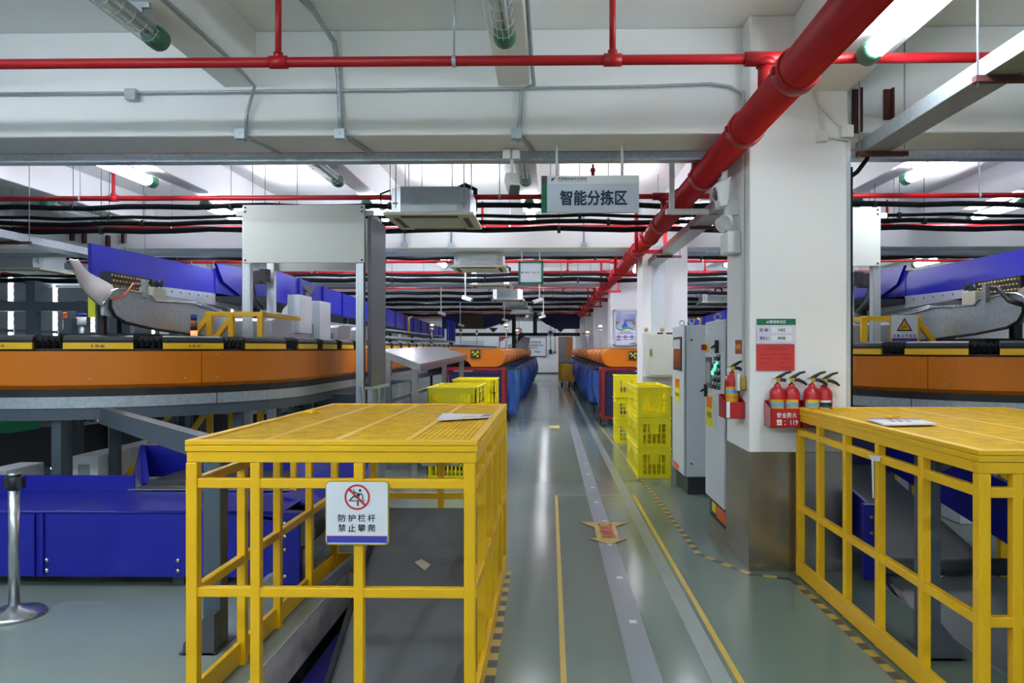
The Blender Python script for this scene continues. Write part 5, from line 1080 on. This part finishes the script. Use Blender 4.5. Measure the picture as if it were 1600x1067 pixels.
# dark steel racking standing inside the left loop (and behind the right); near-left one added to darken a bright band
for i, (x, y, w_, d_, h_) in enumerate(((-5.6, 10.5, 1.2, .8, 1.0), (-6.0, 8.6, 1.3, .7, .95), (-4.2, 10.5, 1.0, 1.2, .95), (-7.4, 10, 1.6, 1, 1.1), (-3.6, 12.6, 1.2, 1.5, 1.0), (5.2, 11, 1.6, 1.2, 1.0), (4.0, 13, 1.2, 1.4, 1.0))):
    t = thing('machine_frame', 'dark machine frame standing in the shade %s' % ['at the middle of the left loop', 'at the near left, added to darken the floor', 'behind the yellow stair rails of the left loop', 'at the far left behind the drive cabinets', 'deep inside the left loop', 'inside the right loop', 'deep inside the right loop'][i], 'machine frame', (x, y, 0))
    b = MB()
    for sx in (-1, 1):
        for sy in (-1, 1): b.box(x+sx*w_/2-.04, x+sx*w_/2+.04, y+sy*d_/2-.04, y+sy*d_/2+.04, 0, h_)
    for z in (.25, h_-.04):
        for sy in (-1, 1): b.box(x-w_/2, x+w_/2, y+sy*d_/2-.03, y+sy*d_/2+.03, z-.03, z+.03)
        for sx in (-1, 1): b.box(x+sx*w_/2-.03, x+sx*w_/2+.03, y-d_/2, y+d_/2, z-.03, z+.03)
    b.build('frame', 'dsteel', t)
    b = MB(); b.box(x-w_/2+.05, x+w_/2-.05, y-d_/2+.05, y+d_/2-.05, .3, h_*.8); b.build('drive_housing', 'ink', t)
c = at(0, 660, 6.9); b = MB(); b.box(c.x-.35, c.x+.1, 6.9, 7.3, c.z-.1, c.z+.14); tag(b.build('plastic_bin', 'bagg', None, (c.x, 7, c.z)), 'green plastic bin just showing at the left edge under the loop', 'bin')
# belt stanchion
q = fl(22, 962); x, y = q.x, q.y
t = thing('barrier_post', 'chrome retractable-belt barrier post at the left edge', 'barrier post', (x, y, 0))
b = MB(); b.lathe([(0, 0), (.17, 0), (.175, .012), (.16, .03), (.06, .05), (.035, .07), (0, .07)], (x, y, 0), 32); b.build('base', 'ss', t)
b = MB(); b.tube([(x, y, .05), (x, y, .86)], .031, 0, 20); b.build('pole', 'ss', t)
b = MB(); b.tube([(x, y, .78), (x, y, .87)], .034, 0, 20); b.box(x-.05, x+.06, y-.02, y+.02, .79, .86); b.build('belt_head', 'ink', t)
b = MB(); b.tube([(x, y, .87), (x, y, .885)], .04, 0, 20); b.build('cap', 'chrome', t)
# tower lights
p = at(303, 520, 7.4); signal_tower('lit red, amber and blue signal light beside the left yellow barrier', (p.x, 7.4), at(303, 493, 7.4).z, ['lred', 'ink', 'lor', 'lblu'], .032)
p = at(101, 520, 9.2); signal_tower('thin orange signal light on the far side of the left loop', (p.x, 9.2), at(101, 487, 9.2).z, ['acp', 'lor', 'lor'], .025)
p = at(127, 520, 9.0); t = thing('signal_beacon', 'white beacon with blue top on the far side of the left loop', 'signal light', (p.x, 9.0, 1.7))
b = MB(); b.tube([(p.x, 9, 1.7), (p.x, 9, at(127, 508, 9).z)], .03, 0, 10); b.build('pole', 'galv', t); b = MB(); b.tube([(p.x, 9, at(127, 508, 9).z), (p.x, 9, at(127, 495, 9).z)], .055, 0, 14); b.build('housing', 'pvc', t)
b = MB(); b.tube([(p.x, 9, at(127, 495, 9).z), (p.x, 9, at(127, 489, 9).z)], .056, 0, 14); b.build('blue_lens', 'lblu', t)
p = at(1143, 480, 9.0); signal_tower('signal light with lit amber lens behind the near cabinet', (p.x, 9.0), at(1143, 430, 9.0).z, ['lgrn2' if 0 else 'gcap', 'lred', 'ink', 'lamb', 'lblu'], .045, .02, 1.0)
for i, (px, py, Y, c) in enumerate(((675, 509, 21, 'lamb'), (791, 509, 22, 'lamb'), (808, 517, 27, 'lamb'), (720, 515, 25, 'lor'), (745, 518, 29, 'lor'), (918, 520, 23, 'lamb'), (938, 511, 21, 'lamb'), (912, 522, 28, 'lor'))):
    p = at(px, py, Y); signal_tower('small signal light over the %s chutes, %s' % ('left' if px < 860 else 'right', ['leftmost, before the blue overhead conveyor', 'tallest lit one before the gantry leg', 'beside the round prohibition sign', 'small unlit one left of the gantry', 'thin unlit one against the notice board', 'shorter lit one before the far pillar', 'taller lit one beside the poster', 'smallest one by the far wall edge'][i]), (p.x, Y), p.z+.05, ['dred', c, 'dred'][:2], .05, .018)
# ================================================================== STAINLESS SLOPED TABLE
t = thing('packing_table', 'stainless steel table with a sloped top standing before the left orange chutes', 'table', (-2.05, 11.5, 0))
P = [at(656, 571, 10), at(729, 556, 13.5), at(687, 543, 13.5), at(594, 547.5, 10)]
b = MB(); b.plate([tuple(p) for p in P], (0, 0, 1), .02); b.build('sloped_top', 'ss', t)
b = MB(); b.plate([tuple(P[0]+Vector((.0, 0, -.09))), tuple(P[1]+Vector((0, 0, -.07))), tuple(P[1]), tuple(P[0])], (1, 0, 0), .01); b.build('front_lip', 'ss', t)
b = MB(); b.plate([tuple(P[3]+Vector((.0, -.01, -.08))), tuple(P[0]+Vector((0, -.01, -.08))), tuple(P[0]+Vector((0, -.01, .0))), tuple(P[3]+Vector((0, -.01, 0)))], (0, -1, 0), .012); b.build('end_lip', 'galv', t)
for p, dx in ((P[0], -.08), (P[3], .1), (P[1], -.08), (P[2], .1)):
    b = MB(); b.box(p.x+dx-.04, p.x+dx+.04, p.y-.04+(.06 if p.y < 11 else -.1), p.y+.04+(.06 if p.y < 11 else -.1), 0, p.z-.04); b.build('leg', 'ss', t)
b = MB(); b.box(P[3].x+.1, P[0].x-.08, 10.03, 10.07, 1.22, 1.28); b.box(P[0].x-.1, P[0].x-.06, 10.06, 13.4, .5, .55); b.box(P[3].x+.08, P[3].x+.12, 10.06, 13.4, .9, .95); b.build('cross_rail', 'ss', t)
b = MB(); b.box(-3.2, -2.35, 8.9, 8.96, .98, 1.1); b.box(-2.42, -2.36, 8.9, 8.96, 0, .98); b.box(-3.2, -3.14, 8.9, 8.96, 0, .98); tag(b.build('floor_frame', 'dsteel', None, (-2.8, 8.9, 0)), 'slate grey steel frame beside the left cage under the portal', 'frame')
# ================================================================== ORANGE CHUTES, SACK RACKS AND SACKS ALONG THE AISLE
def hood(name, label, s, y0, L, full, group):
    "one chute hood; s = -1 left of the aisle, +1 right"
    e = 1.0 if s < 0 else 1.14; i_ = 2.36 if s < 0 else (2.1 if full else 1.46)
    t = thing(name, label, 'chute', (s*(e+.3), y0+L/2, 1.0), group)
    r = .19; tp = [(s*i_, 1.66)]+[(s*(e+r-r*math.cos(a)), 1.46+.2*math.sin(a)) for a in [PI/2-PI*k/10 for k in range(11)]]+[(s*(e+.3), 1.26), (s*min(i_, e+.72), 1.26)]
    if full and s < 0: tp += [(s*(e+.78), 1.36)]
    b = MB(); b.prism(tp, 'y', y0, y0+L, 0, True); b.build('hood', 'ora', t)
    b = MB(); b.box(s*(e+.2), s*i_, y0-.02, y0+L, 1.662, 1.675); b.build('top_cover', 'acg', t)
    b = MB(); b.box(s*(e+.1), s*min(i_, e+.7), y0+.1, y0+L-.1, 1.1, 1.258); b.build('outlet', 'ink', t)
    return t
N = 15; PIT = 1.55
for s in (-1, 1):
    sd = 'left' if s < 0 else 'right'; k = 0
    for i in range(N):
        y0 = 16.0+PIT*i
        full = s < 0 or not any(y0 < py+.75 and y0+PIT > py-.05 for py in PY)
        L = PIT-.012
        hood('sorting_chute', 'rounded orange chute hood in the row %s of the aisle, %s from the camera' % (sd, ORD[i]), s, y0, L, full if i else s < 0 or True, 'orange chute hoods %s of the aisle' % sd)
    # display panel tilted on the row
    y = 33 if s < 0 else 27.5; c = at(816, 539, y) if s < 0 else at(921, 539, y)
    b = MB(); b.bar((c.x-.3, y, c.z+.05*(-s)+.1), (c.x+.3, y, c.z-.05*(-s)+.1), .06, .62, 0, (0, -.2, 1)); tag(b.build('display_panel', 'cabl', None, (c.x, y, c.z)), 'grey tilted display panel standing on the %s row of orange chutes' % sd, 'display')
    # arrow sign
    a0, a1 = (at(735.5, 559.5, 15.97), at(750.5, 546.5, 15.97)) if s < 0 else (at(982.5, 561.5, 15.97), at(996.5, 549, 15.97)); O = (a0.x, 15.965, a0.z); w = a1.x-a0.x; h = a1.z-a0.z
    t = thing('chute_sign', 'small black sign with yellow arrows on the first %s chute' % sd, 'sign', (a0.x, 15.97, a0.z)); b = MB(); b.box(a0.x, a1.x, 15.965, 15.99, a0.z, a1.z); b.build('board', 'ink', t); b = MB()
    for p_, q_ in (((.2, .75), (.7, .3)), ((.25, .3), (.75, .75)), ((.6, .8), (.85, .8)), ((.82, .8), (.82, .55)), ((.15, .55), (.15, .82)), ((.15, .8), (.35, .8))): b.line(O, XR, ZU, (w*p_[0], h*p_[1]), (w*q_[0], h*q_[1]), w*.07, 0, .003)
    b.disc(O, XR, ZU, w*.72, h*.24, w*.07, w*.12, 0, .003, 16); b.build('arrows', 'ypaper', t)
    # rack
    xr0, xr1 = s*(.76 if s < 0 else 1.03), s*(1.25 if s < 0 else 1.4)
    for j in range(6):
        ya = 16.6+3.9*j; yz = ya+3.8; t = thing('sack_rack', 'black steel sack rack on castors %s of the aisle, %s from the camera' % (sd, ORD[j]), 'rack', ((xr0+xr1)/2, (ya+yz)/2, 0), 'sack racks along the aisle')
        for x in (xr0, xr1): b = MB(); b.box(x-.025, x+.025, ya, yz, 1.17, 1.215); b.build('top_rail', 'ink', t)
        b = MB(); b.box(min(xr0, xr1), max(xr0, xr1), ya, ya+.04, 1.17, 1.21); b.build('end_rail', 'ink', t); b = MB(); b.box(min(xr0, xr1), max(xr0, xr1), yz-.04, yz, 1.17, 1.21); b.build('end_rail', 'ink', t)
        for x in (xr0+s*.16, xr1-s*.03):
            for y in (ya+.05, yz-.05): b = MB(); b.box(x-.02, x+.02, y-.02, y+.02, .1, 1.17); l = b.build('leg', 'ink', t); b = MB(); b.tube([(x-.02, y, .06), (x+.02, y, .06)], .06, 0, 12); b.build('castor', 'blk', l)
    # sacks
    nb = 26
    for i in range(nb):
        y = 16.95+.88*i; rnd = random.Random(i*7+(s+1)*50); x = (xr0+xr1)/2+s*.0; hw = abs(xr1-xr0)/2+.01; hd = rnd.uniform(.28, .38)
        col = ('bagg' if s < 0 and i == 1 else ('bagl' if i == 0 or rnd.random() < .2 else 'bag'))
        zb = .1+.4*rnd.random()**1.5 if i else .16; n = 40; rows = []; ph = [rnd.random()*6 for _ in range(6)]; bulge = .02+.1*rnd.random(); tw = rnd.uniform(-.12, .12)
        for k in range(13):
            v = k/12; z = 1.185-(1.185-zb)*v; row = []; sq = 1-.25*v; fl_ = bulge*math.sin(PI*min(1, v*1.1))
            for q in range(n):
                a = 2*PI*q/n; c_, s_ = math.cos(a), math.sin(a); m_ = max(abs(c_), abs(s_))**.75
                fold = 1+(.02+.24*min(v, .8))*(math.sin(5*a+ph[0]+3.2*v)*.5+math.sin(9*a+ph[1]-3*v)*.35+math.sin(14*a+ph[2]+5*v)*.2)
                row.append(Vector((x+(c_/m_)*(hw*sq+fl_)*fold-s*tw*v, y+(s_/m_)*(hd*(1-.12*v)+.02)*fold, z+.03*math.sin(7*a+ph[3])*v)))
            rows.append(row)
        rows.append([Vector((x+(p.x-x)*.5, y+(p.y-y)*.5, zb-.02)) for p in rows[-1]])
        b = MB(); b.grid(rows, 0, True, True); b.add([tuple(p) for p in rows[-1]], [tuple(range(n))])
        colour = {'bagg': 'green', 'bagl': 'light blue', 'bag': 'blue'}[col]
        tag(b.build('mail_sack', col, None, (x, y, zb)), '%s woven sack in the racks %s of the aisle, %s from the camera' % (colour, sd, ORD[i]), 'sack', 'sacks hanging %s of the aisle' % sd)
    # red trolley at the near end
    x0, x1, y0, y1 = (at(735, 600, 15.6).x-.5, at(787, 600, 15.6).x, 15.55, 16.3) if s < 0 else (at(942, 600, 15.6).x, at(942, 600, 15.6).x+.85, 15.55, 16.3)
    t = thing('roll_trolley', 'dark red steel trolley at the near end of the %s sack row' % sd, 'trolley', ((x0+x1)/2, y0, 0)); b = MB(); zt = 1.25
    for x in (x0, x1):
        for y in (y0, y1): b = MB(); b.box(x-.035, x+.035, y-.03, y+.03, .16, zt); p_ = b.build('post', 'dred', t); b = MB(); b.tube([(x-.02, y, .07), (x+.02, y, .07)], .07, 0, 12); b.box(x-.015, x+.015, y-.02, y+.02, .1, .16); b.build('castor', 'blk', p_)
    for z in (.2, zt-.03): b = MB(); b.box(x0, x1, y0-.025, y0+.025, z-.03, z+.03); b.box(x0, x1, y1-.025, y1+.025, z-.03, z+.03); b.box(x0-.025, x0+.025, y0, y1, z-.03, z+.03); b.box(x1-.025, x1+.025, y0, y1, z-.03, z+.03); b.build('rail', 'dred', t)
    b = MB(); b.box(x0+.04, x1-.04, y0+.03, y1-.03, .24, zt-.1); b.build('liner_bag', 'dblue', t)
# yellow canvas cart far down the aisle
Y = 31.3; a0, a1 = at(873, 606, Y), at(906, 570, Y); w = a1.x-a0.x; x = (a0.x+a1.x)/2
t = thing('canvas_cart', 'tan canvas sack cart on black wheels far down the aisle by the wooden door', 'cart', (x, Y, 0)); hw = w/2; b = MB(); rows = []
for k in range(9):
    v = k/8; z = 1.0-.68*v; rows.append([Vector((x+math.cos(a)/max(abs(math.cos(a)), abs(math.sin(a)))**.8*(hw*.9-.04*v+.02*math.sin(6*a+4*v)), Y+.3+math.sin(a)/max(abs(math.cos(a)), abs(math.sin(a)))**.8*(.32+.03*math.sin(PI*v)), z+.04*math.sin(2*a)*(1-v))) for a in [2*PI*q/28 for q in range(28)]])
b.grid(rows, 0, True, True); b.add(rows[-1], [tuple(range(28))]); b.build('canvas_bag', 'tan', t)
b = MB(); b.box(x-hw, x+hw, Y-.05, Y+.68, .26, .31); b.build('base_frame', 'brass', t); b = MB(); b.tube([(x-hw, Y, 1.06), (x+hw, Y, 1.06)], .025, 0, 8); b.build('push_handle', 'gcap', t)
for sx in (-1, 1): b = MB(); b.bar((x+sx*hw, Y, .3), (x+sx*hw, Y, 1.06), .04, .04); b.build('upright', 'brass', t)
for sx in (-1, 0, 1): b = MB(); b.tube([(x+sx*(hw-.13)-.04, Y+.05, .12), (x+sx*(hw-.13)+.04, Y+.05, .12)], .12, 0, 16); b.build('wheel', 'blk', t)
# ================================================================== FAR GANTRY
Y = 32.0; Z = lambda py: at(860, py, Y).z; Xg = lambda px: at(px, 520, Y).x
t = thing('conveyor_gantry', 'black steel gantry with dark blue cross conveyors spanning the far end', 'gantry', (Xg(820), Y, 0))
b = MB(); b.box(Xg(700), Xg(906), Y-.1, Y+.1, Z(525), Z(520)); b.build('main_beam', 'blk', t)
for px in (803, 836): b = MB(); b.box(Xg(px-3), Xg(px+3), Y-.1, Y+.1, Z(524), Z(488)); b.build('upright', 'blk', t)
b = MB(); b.box(Xg(800), Xg(806), Y-.1, Y+.1, 0, Z(524)); b.bar((Xg(803), Y, Z(537)), (Xg(817), Y, Z(523)), .15, .15, 0, (0, 1, 0)); b.build('leg', 'blk', t)
b = MB(); b.box(Xg(702), Xg(708), Y-.1, Y+.1, 0, Z(524)); b.build('leg', 'blk', t)
for sgn, px in ((1, 803), (-1, 836)):
    b = MB(); q = lambda dx, py: (Xg(px-sgn*dx), Z(py)); b.prism([q(0, 494), q(0, 490), q(22, 504), q(20, 508)], 'y', Y-.1, Y+.1); b.build('brace', 'blk', t)
for (x0, x1) in ((690, 800), (842, 906)): b = MB(); b.prism([(Xg(x0), Z(513)), (Xg(x0), Z(492)), (Xg(x1), Z(492)), (Xg(x1), Z(498)), (Xg((x0*.4+x1*.6)), Z(513))] if x1 == 800 else [(Xg(x0), Z(498)), (Xg(x0), Z(492)), (Xg(x1), Z(492)), (Xg(x1), Z(513)), (Xg(868), Z(513))], 'y', Y+.15, Y+.95); b.build('cross_conveyor', 'dblue', t)
for px in (770, 876): b = MB(); b.prism([(Xg(px-7), Z(512)), (Xg(px+7), Z(512)), (Xg(px), Z(519))], 'y', Y+.2, Y+.5); b.build('drive_bracket', 'ink', t)
b = MB(); b.box(Xg(721), Xg(756), Y-.3, Y-.2, Z(513), Z(493)); b.tube([(Xg(726), Y-.25, Z(493)), (Xg(726), Y-.25, CEIL)], .015, 0, 6); b.tube([(Xg(751), Y-.25, Z(493)), (Xg(751), Y-.25, CEIL)], .015, 0, 6); tag(b.build('brown_board', 'brn', None, (Xg(738), Y-.25, Z(513))), 'dark brown panel hanging before the left part of the far gantry', 'panel')
c = at(860, 520, Y-.3); b = MB(); b.box(c.x-.12, c.x+.12, Y-.35, Y-.12, c.z-.12, c.z+.12); b.lathe([(0, 0), (.09, 0), (.09, .02), (0, .02)], (c.x, Y-.35, c.z), 14, 1, (0, -1, 0), False); tag(b.build('wall_fan', ['cabl', 'dgrey'], None, c), 'small grey fan box on the right part of the far gantry', 'fan')
# left background frame before the windows
t = thing('steel_frame', 'slate steel frame standing before the blinded windows at the far left', 'frame', (-10.5, 14.5, 0))
for x in (-12.5, -11.6, -10.3, -9.3, -8.4): b = MB(); b.box(x-.09, x+.09, 14.4, 14.58, 0, 2.6 if x > -10 else 3.0); b.build('upright', 'dsteel', t)
b = MB(); b.box(-12.6, -8.3, 14.38, 14.6, 2.4, 2.58); b.box(-12.6, -8.3, 14.38, 14.6, 1.2, 1.3); b.build('cross_beam', 'dsteel', t)
